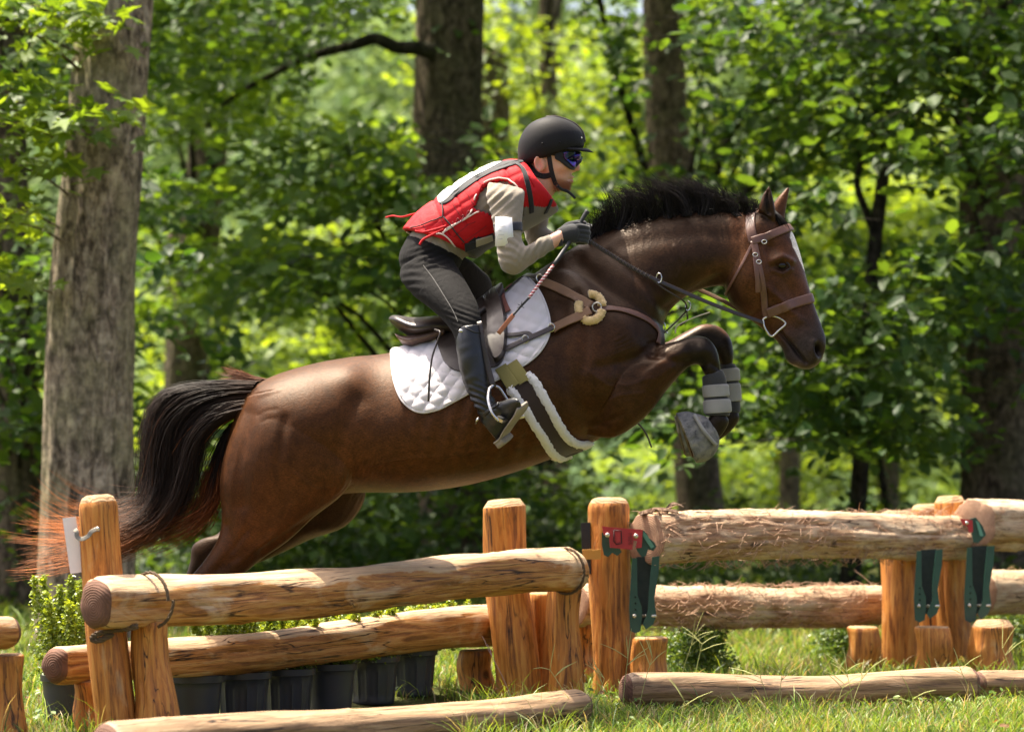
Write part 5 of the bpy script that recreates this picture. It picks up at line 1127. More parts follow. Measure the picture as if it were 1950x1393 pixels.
for i, s in enumerate(np.linspace(-1, 1, 21)):
    q = math.sqrt(max(0, 1 - s * s)); inner = at(1066 + 38 * q, 285 - 2 * q, yc + .098 * s); outer = at(1078 + 54 * q, 287 + 6 * q - 2, yc + .098 * s * .94); mid = (inner * .45 + outer * .55) + np.array([0, 0, .006])
    br_.append([inner + np.array([0, 0, .004]), mid + np.array([0, 0, .003]), outer, mid - np.array([0, 0, .004]), inner - np.array([0, 0, .004])])
mk('brim', *rings_mesh(np.array(br_)), M_HELM, hel)
mid = [at(x, y, yc) for x, y in ((1040, 222), (1060, 223), (1080, 229), (1097, 240), (1108, 255), (1112, 270))]
mid = crom(mid, 24); cc = at(1048, 275, yc); mid = np.array([np.array(HB.find_nearest(Vector(p))[0]) for p in mid])
nn = mid - cc; nn /= np.linalg.norm(nn, axis=1)[:, None]
mk('centre_strip', *ribbon(mid + nn * .0025, nn, .030, .005), plain('grey brown gloss strip', (.14, .11, .10), .35, var=.25, coat=.3), hel)
for x, y in ((1107, 263), (1066, 271), (1033, 273)):
    p, n = cast(HB, x, y); mk('rivet', *ellipsoid(p + n * .001, (.0035, .0035, .0035)), M_STEEL if x > 1100 else M_HELM, hel)
hs = lambda pts, w, n=20, off=.002: (lambda PN: ribbon(PN[0], PN[1], w, .004))(drape(B_BVH, pts, n, off))
mk('harness_strap', *hs([(1042, 280), (1046, 300), (1050, 325), (1057, 347), (1066, 358)], .017), M_BLKW, hel)
mk('harness_strap', *hs([(1010, 304), (1012, 320), (1022, 332), (1036, 336), (1051, 332)], .020), M_BLKW, hel)
mk('harness_pad', *patch(B_BVH, [(996, 306), (1006, 302), (1011, 314), (1015, 326), (1030, 334), (1026, 338), (1012, 334), (1001, 323)], .003, .006, 48, 6, centre=(1009, 321)), M_BLKW, hel)
mk('chin_strap', *tube([at(1062, 354, -.07), at(1070, 361, -.055), at(1080, 364, -.05), at(1088, 370, -.05), at(1096, 378, -.05)], [.005, .006, .006, .0055, .005], 8, 16), M_BLKW, hel)
# -------- sunglasses
m, nt, bs = new_mat('mirrored lens'); bs.inputs['Metallic'].default_value = .85; bs.inputs['Roughness'].default_value = .08
v = coords(nt); lw = N_(nt, 'ShaderNodeLayerWeight'); lw.inputs[0].default_value = .4
nt.links.new(ramp(nt, noise(nt, v, 26, 1), [(.30, (.02, .03, .05)), (.45, (.03, .05, .22)), (.55, (.10, .03, .28)), (.64, (.02, .10, .12))]), bs.inputs['Base Color'])
GL = [(1056, 288), (1075, 286), (1098, 287), (1104, 294), (1103, 308), (1097, 319), (1088, 323), (1078, 318), (1066, 308), (1057, 302)]
sg = mk('sunglasses', *patch(B_BVH, GL, .006, .006, 60, 8, centre=(1082, 302)), M_BLKW, pr)
LN = [(1070, 290), (1084, 288), (1098, 289), (1102, 296), (1101, 307), (1095, 316), (1088, 319), (1080, 313), (1072, 303)]
mk('lens', *patch(B_BVH, LN, .0125, .004, 60, 8, centre=(1086, 302)), m, sg)
mk('lens', *patch(B_BVH, [(1100, 290), (1105, 296), (1104, 308), (1099, 314)], .004, .004, 24, 4, centre=(1102, 302)), m, sg)
mk('temple_arm', *hs([(1060, 294), (1050, 292), (1040, 290), (1030, 290)], .014, 12, .002), M_BLKW, sg)
# ================================================================== FENCE
def wood(name, dark, mid, light, bleach, bl=(.5, .72), fib=60, bmp=.55, rough=.55, grey=0.0):
    """grey: how far upward faces are paled: part weathering, part sunlight painted in"""
    m, nt, bs = new_mat(name); v = coords(nt, (1, 1, .07), True); v1 = coords(nt, (1, 1, .35), True); v2 = coords(nt, (1, 1, 1), True)
    f = noise(nt, v, fib, 6, .65, .6); f1 = noise(nt, v1, 9, 5, .6, 1.0); f2 = noise(nt, v2, 5, 4, .6)
    c = ramp(nt, f, [(.36, dark), (.5, mid), (.62, light)]); c = mixc(nt, ramp(nt, f2, [(.35, 0.0), (.7, .55)]), c, mid)
    c = mixc(nt, ramp(nt, f1, [(bl[0], 0.0), (bl[1], .9)]), c, bleach)
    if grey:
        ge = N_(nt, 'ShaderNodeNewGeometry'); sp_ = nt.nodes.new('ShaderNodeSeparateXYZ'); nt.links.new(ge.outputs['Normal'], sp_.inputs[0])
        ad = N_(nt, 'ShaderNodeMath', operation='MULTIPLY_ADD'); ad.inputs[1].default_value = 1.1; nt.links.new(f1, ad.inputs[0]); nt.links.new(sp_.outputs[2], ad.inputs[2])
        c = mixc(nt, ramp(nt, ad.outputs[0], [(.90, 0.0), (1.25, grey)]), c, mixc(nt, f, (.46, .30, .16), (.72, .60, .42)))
    vo = N_(nt, 'ShaderNodeTexVoronoi'); vo.inputs['Scale'].default_value = 4.2; nt.links.new(coords(nt, (1, 1, .8), True), vo.inputs['Vector'])
    c = mixc(nt, ramp(nt, vo.outputs['Distance'], [(.04, .85), (.085, 0.0)]), c, tuple(x * .45 for x in dark))
    fc = noise(nt, coords(nt, (1, 1, .045), True), 20, 3, .5, .8); ck = ramp(nt, fc, [(.478, 0.0), (.492, 1.0), (.500, 1.0), (.514, 0.0)])
    ck = mixc(nt, 1.0, ck, ramp(nt, f2, [(.40, 0.0), (.58, 1.0)]), 'MULTIPLY'); c = mixc(nt, ck, c, tuple(x * .28 for x in dark))
    nt.links.new(c, bs.inputs['Base Color']); nt.links.new(ramp(nt, f, [(.3, rough - .12), (.7, rough + .2)]), bs.inputs['Roughness']); bs.inputs['Specular IOR Level'].default_value = .4
    b = bump(nt, bs, f, bmp, .006); bump(nt, bs, f1, .55, .014, b); return m
M_POST = wood('honey varnished cedar', (.14, .042, .008), (.46, .170, .028), (.57, .27, .062), (.54, .36, .17), (.62, .80))
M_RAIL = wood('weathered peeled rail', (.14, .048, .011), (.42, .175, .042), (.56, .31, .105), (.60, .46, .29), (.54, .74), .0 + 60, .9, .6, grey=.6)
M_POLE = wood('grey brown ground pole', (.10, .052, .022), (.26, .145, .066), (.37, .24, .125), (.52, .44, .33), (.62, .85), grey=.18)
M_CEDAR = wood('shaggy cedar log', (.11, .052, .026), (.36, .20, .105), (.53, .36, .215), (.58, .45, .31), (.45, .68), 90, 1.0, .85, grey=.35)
def endgrain(name, dark, light):
    m, nt, bs = new_mat(name); v = coords(nt, (1, 1, 0)); w = N_(nt, 'ShaderNodeTexWave', wave_type='RINGS', rings_direction='SPHERICAL'); w.inputs['Scale'].default_value = 38; w.inputs['Distortion'].default_value = 3.0; w.inputs['Detail'].default_value = 4; w.inputs['Detail Scale'].default_value = 1.5
    nt.links.new(v, w.inputs['Vector']); f2 = noise(nt, coords(nt, (1, 1, 1), True), 18, 5, .7)
    c = mixc(nt, w.outputs['Fac'], dark, light); c = mixc(nt, ramp(nt, f2, [(.4, 0.0), (.7, .7)]), c, tuple(x * .5 for x in dark)); nt.links.new(c, bs.inputs['Base Color']); bs.inputs['Roughness'].default_value = .85
    bump(nt, bs, w.outputs['Fac'], .4, .003); return m
M_END = endgrain('weathered end grain', (.135, .062, .036), (.165, .076, .043)); M_ENDC = endgrain('fresh cedar end grain', (.30, .16, .095), (.46, .29, .18)); M_TOP = endgrain('pale post top', (.34, .19, .085), (.52, .35, .19))
def log(name, p0, p1, r0, r1, parent, mats, seed, top='flat', bevel=.014, k=36, rough=.035, cracks=5, bend=.008, butt=0.0, ripple=0.0):
    """a log from p0 to p1 in its own space (grain along local z)"""
    rg_ = np.random.default_rng(seed); p0, p1 = Vector(p0), Vector(p1); L = (p1 - p0).length; n = max(14, int(L / .022)); z = np.linspace(0, L, n); th = np.linspace(0, 2 * math.pi, k, endpoint=False)
    r = np.interp(z, [0, L], [r0, r1]); r = r * (1 + butt * np.exp(-z / .09)); rr = np.ones((n, k))
    for q in range(14):
        a = rg_.integers(1, 7); rr += rough / 3.2 * rg_.normal() * np.sin(a * th[None] + rg_.random() * 6.28 + rg_.normal(0, 1.5) * np.sin(z[:, None] * rg_.uniform(2, 9)))
    if ripple: rr += rg_.normal(0, ripple, (n, k))
    for q in range(cracks):                                     # drying cracks
        t0 = rg_.random() * 6.28; za, zb = sorted(rg_.uniform(-.1, 1.1, 2)); za, zb = za * L, max(zb * L, za * L + .15)
        d = (th[None] - t0 - .12 * np.sin(z[:, None] * 6 + q) + math.pi) % (2 * math.pi) - math.pi
        rr -= (.10 * np.exp(-(d / .075) ** 2)) * (sstep(za, za + .05, z) * (1 - sstep(zb - .05, zb, z)))[:, None]
    for q in range(int(L * 3.5) + 1):                                # knots
        t0, z0 = rg_.random() * 6.28, rg_.random() * L; d = (th[None] - t0 + math.pi) % (2 * math.pi) - math.pi; rr += rg_.uniform(.03, .10) * np.exp(-(d / .25) ** 2 - ((z[:, None] - z0) / .022) ** 2)
    cx = bend * np.sin(z / L * math.pi * rg_.uniform(1, 2.2) + rg_.random() * 3); cy = bend * np.sin(z / L * math.pi * rg_.uniform(1, 2.2) + rg_.random() * 3)
    Rg = np.zeros((n, k, 3)); Rg[:, :, 0] = cx[:, None] + r[:, None] * rr * np.cos(th); Rg[:, :, 1] = cy[:, None] + r[:, None] * rr * np.sin(th); Rg[:, :, 2] = z[:, None]
    def cap(Rr, s, zz):
        c = Rr.mean(0); return [c + (Rr - c) * q + np.array([0, 0, s * dz]) for q, dz in zz]
    prof = {'flat': ((1 - .25 * bevel / r1, bevel * .35), (1 - .8 * bevel / r1, bevel * .7), (.55, bevel * .75)), 'round': ((.93, .018), (.80, .034), (.55, .042)), 'chamfer': ((.98, .004), (.74, .032), (.45, .035))}[top]
    e1 = cap(Rg[-1], 1, prof); e0 = cap(Rg[0], -1, prof if top != 'chamfer' else ((.97, .004), (.9, .006), (.5, .007)))
    Rg = np.concatenate([np.array(e0[::-1]), Rg, np.array(e1)]); V, F = rings_mesh(Rg)
    me_i = [0] * len(F); nq = (len(Rg) - 1) * k
    for fi in range(len(F)):
        ring = fi // k if fi < nq else (0 if (fi - nq) % 2 == 0 else len(Rg))
        if ring < 2 or ring >= len(Rg) - 3: me_i[fi] = 1
    o = mk(name, V, F, mats, None, True, 50); o.data.polygons.foreach_set('material_index', me_i)
    M = Matrix.Translation(p0) @ (p1 - p0).to_track_quat('Z', 'Y').to_matrix().to_4x4(); o.matrix_basis = M
    if parent is not None: o.parent = parent; o.matrix_parent_inverse = Matrix.Translation(-Vector(parent.location))
    return o
A = lambda x, y, D: at(x, y, D - DIST)
def post(parent, xt, yt, xb, yb, D, r, seed, name='post', top='round', mats=None, **kw): return log(name, A(xb, yb + 8, D), A(xt, yt + 4, D), r * 1.02, r * .97, parent, mats or [M_POST, M_TOP], seed, top, **kw)
G1 = 'log jump panels in a row'
# ---- first panel: rails roped to the posts
f1 = thing('log_jump', A(560, 1393, 9.6) * np.array([1, 1, 0]), 'log jump panel with two smooth rails roped to honey coloured posts', 'jump fence', G1)
post(f1, 186, 962, 222, 1402, 9.05, .068, 101, top='round'); post(f1, 960, 962, 986, 1322, 11.02, .090, 102, top='chamfer')
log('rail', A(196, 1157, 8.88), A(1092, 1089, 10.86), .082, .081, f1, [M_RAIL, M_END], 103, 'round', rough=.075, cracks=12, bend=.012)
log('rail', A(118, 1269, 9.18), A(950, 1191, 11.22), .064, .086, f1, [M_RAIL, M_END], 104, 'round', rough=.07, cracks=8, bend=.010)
post(f1, 286, 1182, 296, 1374, 9.05, .062, 105, 'stump', 'flat', butt=.3); post(f1, 166, 1296, 176, 1400, 9.28, .052, 106, 'stump', 'flat')
post(f1, 906, 1236, 908, 1322, 11.16, .072, 107, 'stump', 'flat'); post(f1, 1074, 1112, 1076, 1314, 10.92, .067, 108, 'stump', 'round', cracks=3); post(f1, 1034, 1128, 1034, 1312, 11.14, .056, 109, 'stump', 'flat')
post(f1, 1112, 1184, 1114, 1302, 11.5, .05, 110, 'stump', 'flat')
M_ROPE = plain('brown rope', (.10, .065, .035), .95, var=.4, sc=120, bmp=.8)
def rope(parent, x, y, D, r, dz=0, n=40, turns=1.0, slant=.0, seed=0):
    ax = (A(1096, 1085, 10.86) - A(186, 1149, 8.86)); ax /= np.linalg.norm(ax); u = np.cross(ax, [0, 0, 1]); u /= np.linalg.norm(u); w = np.cross(u, ax); c = A(x, y, D)
    P = [c + (r + .003) * (math.cos(t) * u + math.sin(t) * w) + ax * slant * t for t in np.linspace(0, 2 * math.pi * turns, n)]
    a = Acc()
    for s in (0, 2.09, 4.19): T_, N_2, B_2 = frames(P); q = np.linspace(0, 50 * turns, n); a.add(tube(np.array(P) + .0030 * (np.cos(q + s)[:, None] * N_2 + np.sin(q + s)[:, None] * B_2), .0034, 5))
    return a.build('rope', M_ROPE, parent)
rope(f1, 283, 1142, 9.0, .087, turns=1.0, slant=.004, n=120); rope(f1, 1078, 1087, 10.82, .086, turns=1.0, n=100)
def twist(parent, pts, r=.006, n=60):
    P = crom([A(*p) for p in pts], n); a = Acc(); T_, N_2, B_2 = frames(P); q = np.linspace(0, 26, n)
    for s in (0, 2.09, 4.19): a.add(tube(P + r * .8 * (np.cos(q + s)[:, None] * N_2 + np.sin(q + s)[:, None] * B_2), r * .8, 5))
    return a.build('rope', M_ROPE, parent)
twist(f1, [(262, 1192, 8.92), (235, 1196, 8.93), (205, 1200, 8.94), (182, 1208, 8.95), (176, 1216, 8.96), (190, 1218, 8.95), (215, 1206, 8.94)], .007)
# ---- ground poles lie loose on the grass
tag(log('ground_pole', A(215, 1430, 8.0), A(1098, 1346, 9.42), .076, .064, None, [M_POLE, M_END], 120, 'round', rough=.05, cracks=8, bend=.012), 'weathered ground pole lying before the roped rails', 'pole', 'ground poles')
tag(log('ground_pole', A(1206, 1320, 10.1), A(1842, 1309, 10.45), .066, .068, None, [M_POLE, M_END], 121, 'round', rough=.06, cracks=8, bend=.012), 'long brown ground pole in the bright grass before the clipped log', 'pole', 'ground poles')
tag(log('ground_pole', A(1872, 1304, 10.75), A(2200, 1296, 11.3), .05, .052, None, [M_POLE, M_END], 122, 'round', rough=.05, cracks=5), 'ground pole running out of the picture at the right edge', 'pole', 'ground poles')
# ---- second panel: shaggy cedar log held by red and green breakaway clips
f2 = thing('log_jump', A(1500, 1300, 11.8) * np.array([1, 1, 0]), 'log jump panel whose shaggy cedar log hangs on red and green clips', 'jump fence', G1)
post(f2, 1165, 962, 1166, 1318, 11.16, .089, 130, cracks=9, rough=.06)
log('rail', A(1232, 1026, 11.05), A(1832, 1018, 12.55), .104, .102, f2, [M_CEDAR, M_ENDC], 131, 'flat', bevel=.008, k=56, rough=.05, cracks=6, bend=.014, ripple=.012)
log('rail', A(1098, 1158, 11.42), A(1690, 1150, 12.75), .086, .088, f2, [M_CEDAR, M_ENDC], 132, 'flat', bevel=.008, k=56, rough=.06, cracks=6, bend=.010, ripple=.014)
post(f2, 1712, 985, 1710, 1282, 12.46, .084, 133); post(f2, 1806, 954, 1822, 1280, 12.66, .075, 134, 'post', 'chamfer'); post(f2, 1765, 972, 1780, 1276, 12.95, .075, 135)
post(f2, 1237, 1212, 1238, 1302, 11.0, .072, 136, 'stump', 'flat'); post(f2, 1643, 1192, 1642, 1284, 12.35, .072, 137, 'stump', 'flat', cracks=7, rough=.07); post(f2, 1777, 1192, 1777, 1278, 12.12, .080, 138, 'stump', 'flat')
M_GREEN = plain('dark green enamel', (.010, .058, .038), .4, var=.3, sc=80, bmp=.2, coat=.2); M_GREEND = plain('bracket gap shade', (.004, .012, .010), .6); M_REDP = plain('red enamel', (.42, .018, .022), .4, var=.25, sc=70, bmp=.2, coat=.2); M_BOLT = plain('zinc bolt', (.66, .62, .54), .35, .9, .2)
def plate(poly, D, th, tilt=(0, 0)):
    P = [A(x, y, D + tilt[0] * (x - poly[0][0]) + tilt[1] * (y - poly[0][1])) for x, y in poly]; n = len(P); V = [p for p in P] + [p + np.array([0, th, 0]) for p in P]
    return V, [tuple(range(n)), tuple(reversed(range(n, 2 * n)))] + [(i, i + n, (i + 1) % n + n, (i + 1) % n) for i in range(n)]
def hanger(parent, x, y, D, h=1.0):
    """two-cheeked steel bracket hanging under a log end"""
    left = [(0, -10), (9, -10), (10, 60), (18, 82), (19, 100), (16, 128), (6, 133), (-4, 128), (-6, 84)]; right = [(38, -12), (52, -14), (50, 20), (42, 66), (44, 84), (46, 100), (40, 116), (26, 126), (20, 116), (30, 90), (32, 50)]; back = [(8, -12), (40, -14), (34, 60), (32, 112), (12, 118), (6, 60)]
    sh = lambda pl: [(x + a_ * h, y + b_ * h) for a_, b_ in pl]
    mk('bracket_cheek', *plate(sh(left), D, .008), M_GREEN, parent, False); mk('bracket_cheek', *plate(sh(right), D - .02, .008), M_GREEN, parent, False); mk('bracket_gap_shade', *plate(sh(back), D + .05, .006), M_GREEND, parent, False)  # dark back plate stands in for the shade between the cheeks
    b = A(x + 4 * h, y + 100 * h, D - .004); e = A(x + 36 * h, y + 100 * h, D - .024); mk('bolt', *tube([b + np.array([0, -.006, 0]), b], .0085, 6), M_BOLT, parent); mk('bolt', *tube([b + np.array([.03, .01, 0]), e + np.array([.02, .0, 0])], .0055, 8), M_BOLT, parent)
    for q in range(3): c = A(x + 6 * h, y + (64 + 12 * q) * h, D - .002); mk('bolt_hole', *tube([c, c + np.array([0, .004, 0])], .004, 8), plain('bolt hole', (.004, .012, .009), .9, bmp=0), parent)
hanger(f2, 1204, 1072, 11.0); hanger(f2, 1746, 1058, 12.05, .95); hanger(f2, 1842, 1052, 12.3, 1.0)
mk('clip_plate', *plate([(1146, 1014), (1160, 1010), (1172, 1016), (1178, 1040), (1184, 1050), (1176, 1058), (1166, 1052), (1158, 1060), (1150, 1056), (1146, 1036)], 10.95, .008), M_GREEN, f2, False)
mk('clip_plate', *plate([(1216, 1018), (1224, 1008), (1232, 1016), (1236, 1024), (1246, 1032), (1250, 1040), (1244, 1048), (1234, 1046), (1230, 1058), (1222, 1060), (1214, 1050), (1210, 1040)], 10.88, .008), M_GREEN, f2, False)
mk('clip_tongue', *plate([(1226, 1012), (1232, 1018), (1246, 1040), (1240, 1044), (1224, 1020)], 10.868, .006), plain('pale green tongue', (.10, .26, .19), .4), f2, False)
mk('clip_body', *plate([(1146, 1001), (1162, 1003), (1224, 1008), (1222, 1042), (1211, 1043), (1213, 1030), (1207, 1028), (1204, 1046), (1162, 1042), (1160, 1020), (1150, 1018)], 10.86, .018), M_REDP, f2, False)
mk('clip_window', *tube([A(x, y, 10.855) for x, y in ((1169, 1009), (1183, 1010), (1184, 1034), (1174, 1036), (1169, 1030), (1169, 1009))], .0022, 6), plain('dark gap', (.03, .006, .006), .7), f2)
mk('clip_window', *plate([(1172, 1013), (1181, 1014), (1181, 1031), (1175, 1032), (1172, 1028)], 10.853, .004), M_REDP, f2, False)
for x, y in ((1157, 1018), (1211, 1020)): c = A(x, y, 10.85); mk('bolt', *ellipsoid(c, (.0095, .006, .0095)), M_BOLT, f2)
cu = bpy.data.curves.new('tmp', 'FONT'); cu.body = 'MIM'; cu.size = .026; cu.extrude = .001; cu.align_x = 'CENTER'; o = bpy.data.objects.new('tmp', cu); COL.objects.link(o); me = bpy.data.meshes.new_from_object(o.evaluated_get(bpy.context.evaluated_depsgraph_get())); bpy.data.objects.remove(o); me.materials.clear(); me.materials.append(plain('worn stamp', (.16, .012, .014), .6)); o = link(bpy.data.objects.new('stamp', me), f2); o.location = Vector(A(1196, 1025, 10.855)); o.rotation_euler = (R(90), R(90), 0)
mk('clip_body', *plate([(1828, 986), (1852, 990), (1853, 1012), (1846, 1014), (1843, 1002), (1834, 998)], 12.20, .016), M_REDP, f2, False)
mk('clip_plate', *plate([(1846, 988), (1858, 984), (1872, 1002), (1878, 1018), (1870, 1026), (1862, 1034), (1854, 1032), (1850, 1014)], 12.22, .008), M_GREEN, f2, False)
mk('clip_tongue', *plate([(1858, 990), (1864, 994), (1873, 1020), (1866, 1020)], 12.21, .006), plain('pale green tongue b', (.10, .26, .19), .4), f2, False)
mk('bolt', *ellipsoid(A(1841, 995, 12.19), (.008, .005, .008)), M_BOLT, f2)
def fibres(parent, p0, p1, r, n, seed):
    rg_ = np.random.default_rng(seed); p0, p1 = np.array(p0), np.array(p1); ax = (p1 - p0) / np.linalg.norm(p1 - p0); u = np.cross(ax, [0, 0, 1]); u /= np.linalg.norm(u); w = np.cross(u, ax); a = Acc()
    for _ in range(n):
        t, th, L = rg_.random(), rg_.random() * 6.28, rg_.uniform(.02, .07); nrm = math.cos(th) * u + math.sin(th) * w; tan = -math.sin(th) * u + math.cos(th) * w
        c = p0 + (p1 - p0) * t + nrm * r * 1.0; d = ax * rg_.choice([-1, 1]) + tan * rg_.normal(0, .6); e = c + d * L + nrm * rg_.uniform(.002, .02) + np.array([0, 0, -.25 * L if math.sin(th) < .2 else 0])
        a.add(tube([c, (c + e) / 2 + nrm * .004, e], [.0013, .0015, .0004], 3, 4))
    o = a.build('bark_fibres', plain('bark fibre %d' % seed, (.36, .22, .14), .9, var=.5, sc=3, bmp=0), parent, True, None); o['kind'] = 'stuff'
fibres(f2, A(1232, 1026, 11.05), A(1832, 1018, 12.55), .103, 1100, 141); fibres(f2, A(1170, 1156, 11.55), A(1680, 1150, 12.72), .087, 1100, 142)
M_BARKB = bark('curling bark', (.14, .08, .05), (.34, .24, .17), (.2, .13, .09), 1.6)
for i, (x0, y0, x1, y1, D) in enumerate(((1218, 974, 1290, 972, 11.05), (1262, 978, 1300, 962, 11.1), (1236, 972, 1262, 984, 11.0))): 
    P = crom([A(x0, y0 + 4, D), A((x0 + x1) / 2, min(y0, y1) - 3, D + .02), A(x1, y1 + 2, D + .05)], 12); mk('bark_curl', *ribbon(P, np.tile([.1, -.4, .9], (12, 1)), .022 + .008 * (i == 0), .006), M_BARKB, f2)
# ---- third panel at the right edge, fourth at the left edge
f3 = thing('log_jump', A(2000, 1300, 12.6) * np.array([1, 1, 0]), 'next cedar log jump panel cut off by the right edge', 'jump fence', G1)
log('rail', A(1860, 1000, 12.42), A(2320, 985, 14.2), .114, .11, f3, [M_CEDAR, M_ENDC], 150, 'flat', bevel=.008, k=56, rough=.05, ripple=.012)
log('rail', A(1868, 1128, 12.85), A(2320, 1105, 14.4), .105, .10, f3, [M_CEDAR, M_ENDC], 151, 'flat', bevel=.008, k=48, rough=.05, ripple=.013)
post(f3, 1888, 1190, 1889, 1276, 12.16, .098, 152, 'stump', 'chamfer'); fibres(f3, A(1868, 1128, 12.85), A(2320, 1105, 14.4), .104, 300, 153)
f4 = thing('log_jump', A(-60, 1400, 8.9) * np.array([1, 1, 0]), 'end of another log jump cut off by the left edge', 'jump fence', G1)
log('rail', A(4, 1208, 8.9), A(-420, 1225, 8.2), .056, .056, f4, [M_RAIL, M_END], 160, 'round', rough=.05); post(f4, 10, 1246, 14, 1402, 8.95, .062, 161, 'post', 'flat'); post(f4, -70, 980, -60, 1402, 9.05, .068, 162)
# ---- boards fixed to the posts
wb = thing('number_board', A(140, 1040, 8.98), 'plain white board on the top of the left post', 'board')
mk('board', *plate([(119, 986), (144, 983), (160, 1088), (134, 1092)], 9.02, .008, (.0006, 0)), plain('white painted board', (.86, .83, .84), .5, var=.05, bmp=.05), wb, False)
Pn = crom([A(142, 1008, 8.98), A(146, 1012, 8.975), A(147, 1021, 8.972), A(156, 1026, 8.97), A(168, 1020, 8.968), A(174, 1012, 8.968), A(184, 1007, 8.97), A(190, 1008, 8.972)], 30)
mk('bracket', *ribbon(Pn, np.tile([0, -.9, .42], (30, 1)), .015, .0025), plain('dull galvanised strip', (.22, .20, .16), .5, .6, .3), wb)
mk('screw', *ellipsoid(A(186, 1006, 8.925), (.006, .004, .006)), M_BOLT, wb)
bb = thing('flag_board', A(1118, 1045, 11.05), 'narrow black board with a yellow bracket beside the clip post', 'board')
mk('board', *plate([(1106, 995), (1124, 994), (1126, 1092), (1110, 1095)], 11.12, .012), plain('black painted board', (.012, .013, .018), .5, var=.2), bb, False)
mk('bracket', *plate([(1109, 1046), (1127, 1045), (1128, 1047), (1144, 1045), (1145, 1064), (1128, 1065), (1127, 1064), (1110, 1065)], 11.04, .02), plain('yellow plastic', (.62, .30, .055), .5, var=.1), bb, False)
# ================================================================== POTTED BOX SHRUBS
M_BOX = leafy('box leaf', .35, .35, (1.7, 1.5, .5), .5); M_POT = plain('black nursery pot', (.034, .035, .039), .42, var=.5, sc=18, bmp=.2, spec=.4); M_SOIL = plain('potting soil', (.03, .02, .014), .95, var=.4, bmp=.8)
def pot_mesh(h, rt_, rb, arches):
    prof = [(0, 0), (rb * .96, 0), (rb, .006)] + [(rb + (rt_ - rb) * t, h * t) for t in np.linspace(.05, .84, 10)] + [(rt_ * 1.0, h * .86), (rt_ * 1.06, h * .87), (rt_ * 1.075, h * .995), (rt_ * 1.05, h), (rt_ * .98, h), (rt_ * .95, h * .9), (0.0, h * .9)]
    k = 72; th = np.linspace(0, 2 * math.pi, k, endpoint=False); Rg = []
    for r, z in prof:
        rr = np.full(k, max(r, .0005)); t = z / h
        if arches and .08 < t < .84 and r > 0:
            ph = (th * 14 / (2 * math.pi)) % 1.0; edge = np.minimum(ph, 1 - ph); lim = .78 - .10 * (2 * np.abs(ph - .5)) ** 2
            rr = rr * (1 - .05 * ((edge > .10) & (t < lim)))
        Rg.append(np.stack([rr * np.cos(th), rr * np.sin(th), np.full(k, z)], 1))
    return rings_mesh(np.array(Rg), False)
def boxleaves(C, rg_, parent, s=(.010, .019), top=None):
    n = len(C); V, F, nv = leaf_mesh(C, rg_.uniform(*s, n), rg_, 'oval', 1.0); k = np.clip(rg_.random(n) * .7 + (0 if top is None else top * .5), 0, 1)[:, None]
    return mk_np('foliage', V, F, M_BOX, parent, False, np.repeat(np.array([.045, .10, .016]) * (1 - k) + np.array([.30, .38, .045]) * k, nv, 0))
def shrub_pts(n, c, R_, H, rg_, spikes=14):
    sp = [(rg_.normal(0, .45) * R_, rg_.normal(0, .45) * R_, rg_.uniform(.7, 1.0) * H) for _ in range(spikes)]; w = rg_.integers(0, spikes, n); S = np.array(sp)[w]; t = rg_.random(n) ** .7
    C = np.stack([S[:, 0] * (.6 + .5 * t), S[:, 1] * (.6 + .5 * t), S[:, 2] * t], 1) + rg_.normal(0, .028, (n, 3)) * (1.15 - t)[:, None]; return C + np.array(c), t
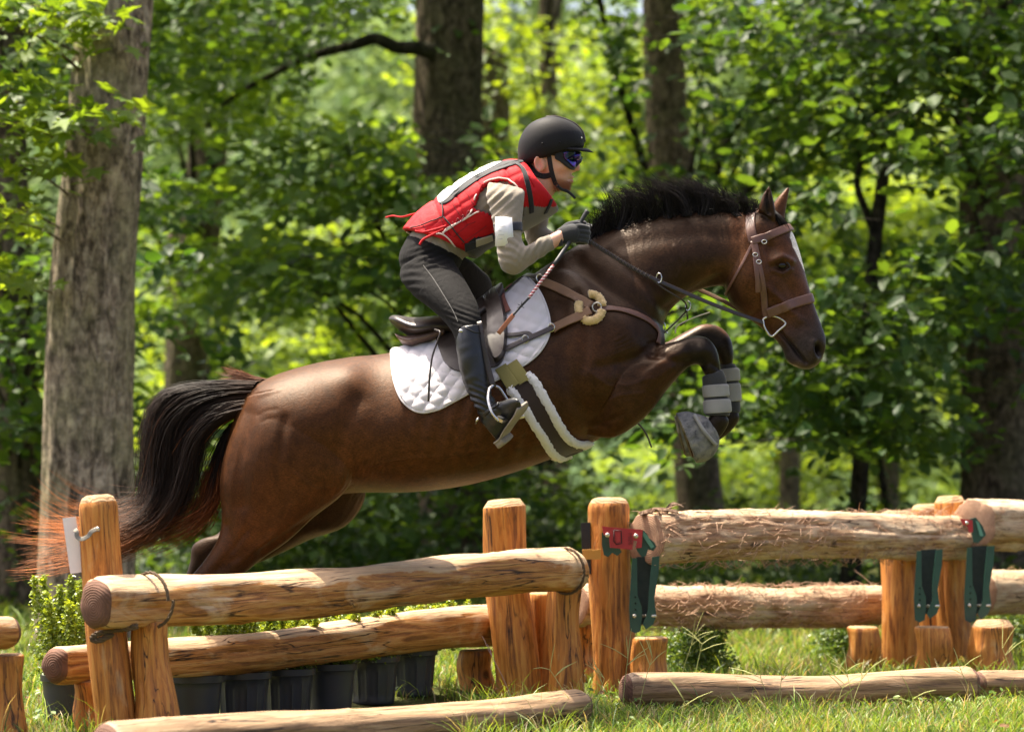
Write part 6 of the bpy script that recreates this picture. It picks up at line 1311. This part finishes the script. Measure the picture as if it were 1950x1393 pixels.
def potted(px, D, r, h, sh, arches, label, n=2600, seed=0, R_=.10, off=(.11, .22)):
    rg_ = np.random.default_rng(seed); p = at(px, 1300, D - DIST); z0 = float(ground_z(p[0], p[1])) - .002; t = thing('potted_shrub', (p[0], p[1], z0), label, 'potted shrub', 'box shrubs in black nursery pots')
    V, F = pot_mesh(h, r, r * .84, arches); V = [(x + p[0], y + p[1], z + z0) for x, y, z in V]; mk('pot', V, F, M_POT, t, True, 35)
    mk('stem', *tube([(p[0], p[1], z0 + h * .85), (p[0] + off[0] * .5, p[1] + off[1] * .5, z0 + h + sh * .5)], [.01, .004], 6), M_TWIG, t)
    C, tt = shrub_pts(n, (p[0] + off[0], p[1] + off[1], z0 + h * .92), R_, sh, rg_); C[:, 2] = np.maximum(C[:, 2], z0 + h * .96 + .03 * rg_.random(len(C))); boxleaves(C, rg_, t, top=tt)
PL = [(372, 9.78, 0, 'plain black potted box shrub next to the left front stump'), (463, 9.98, 1, 'second potted box shrub from the left under the roped rail'), (548, 10.18, 1, 'third potted box shrub from the left under the roped rail'), (628, 10.38, 0, 'potted box shrub with two pale marks on its plain pot'), (711, 10.62, 1, 'fifth potted box shrub from the left under the roped rail'), (784, 10.86, 1, 'rightmost of the potted box shrubs under the roped rail')]
for i, (px, D, ar, l) in enumerate(PL): potted(px, D + .05, .097, .185, .25 - .006 * i, ar, l, 6500, 200 + i, .15)
potted(126, 9.70, .085, .17, .36, 0, 'tall bright box shrub left of the white board post', 7000, 210, .14, (.0, .02))
def bush(px, py, D, R_, H, n, seed, label, s=(.012, .022)):
    rg_ = np.random.default_rng(seed); p = at(px, py, D - DIST); t = thing('box_bush', (p[0], p[1], 0), label, 'bush', 'round box bushes behind the fence')
    a = rg_.random(n) * 6.28; u = rg_.random(n) ** .4; ph = np.arccos(rg_.uniform(-.2, 1, n)); lump = 1 + .15 * np.sin(3 * a + seed) + .12 * np.sin(5 * ph * 2)
    C = np.stack([R_ * u * lump * np.sin(ph) * np.cos(a), R_ * u * lump * np.sin(ph) * np.sin(a), H * (.12 + .88 * u * np.maximum(np.cos(ph), 0))], 1) + np.array([p[0], p[1], 0]) + rg_.normal(0, .01, (n, 3)); C[:, 2] = np.maximum(C[:, 2], .01)
    boxleaves(C, rg_, t, s, np.zeros(n) - .3); mk('stem', *tube([(p[0], p[1], 0), (p[0], p[1], H * .6)], [.012, .005], 6), M_TWIG, t)
bush(1325, 1280, 12.0, .17, .27, 5200, 301, 'round dark box bush under the clipped cedar log'); bush(1605, 1280, 13.0, .15, .27, 4200, 302, 'round dark box bush left of the green bracket posts'); bush(1935, 1270, 13.6, .2, .33, 5000, 303, 'box bush at the right edge under the cedar log')
pale = plain('pale scuff', (.35, .36, .38), .6)
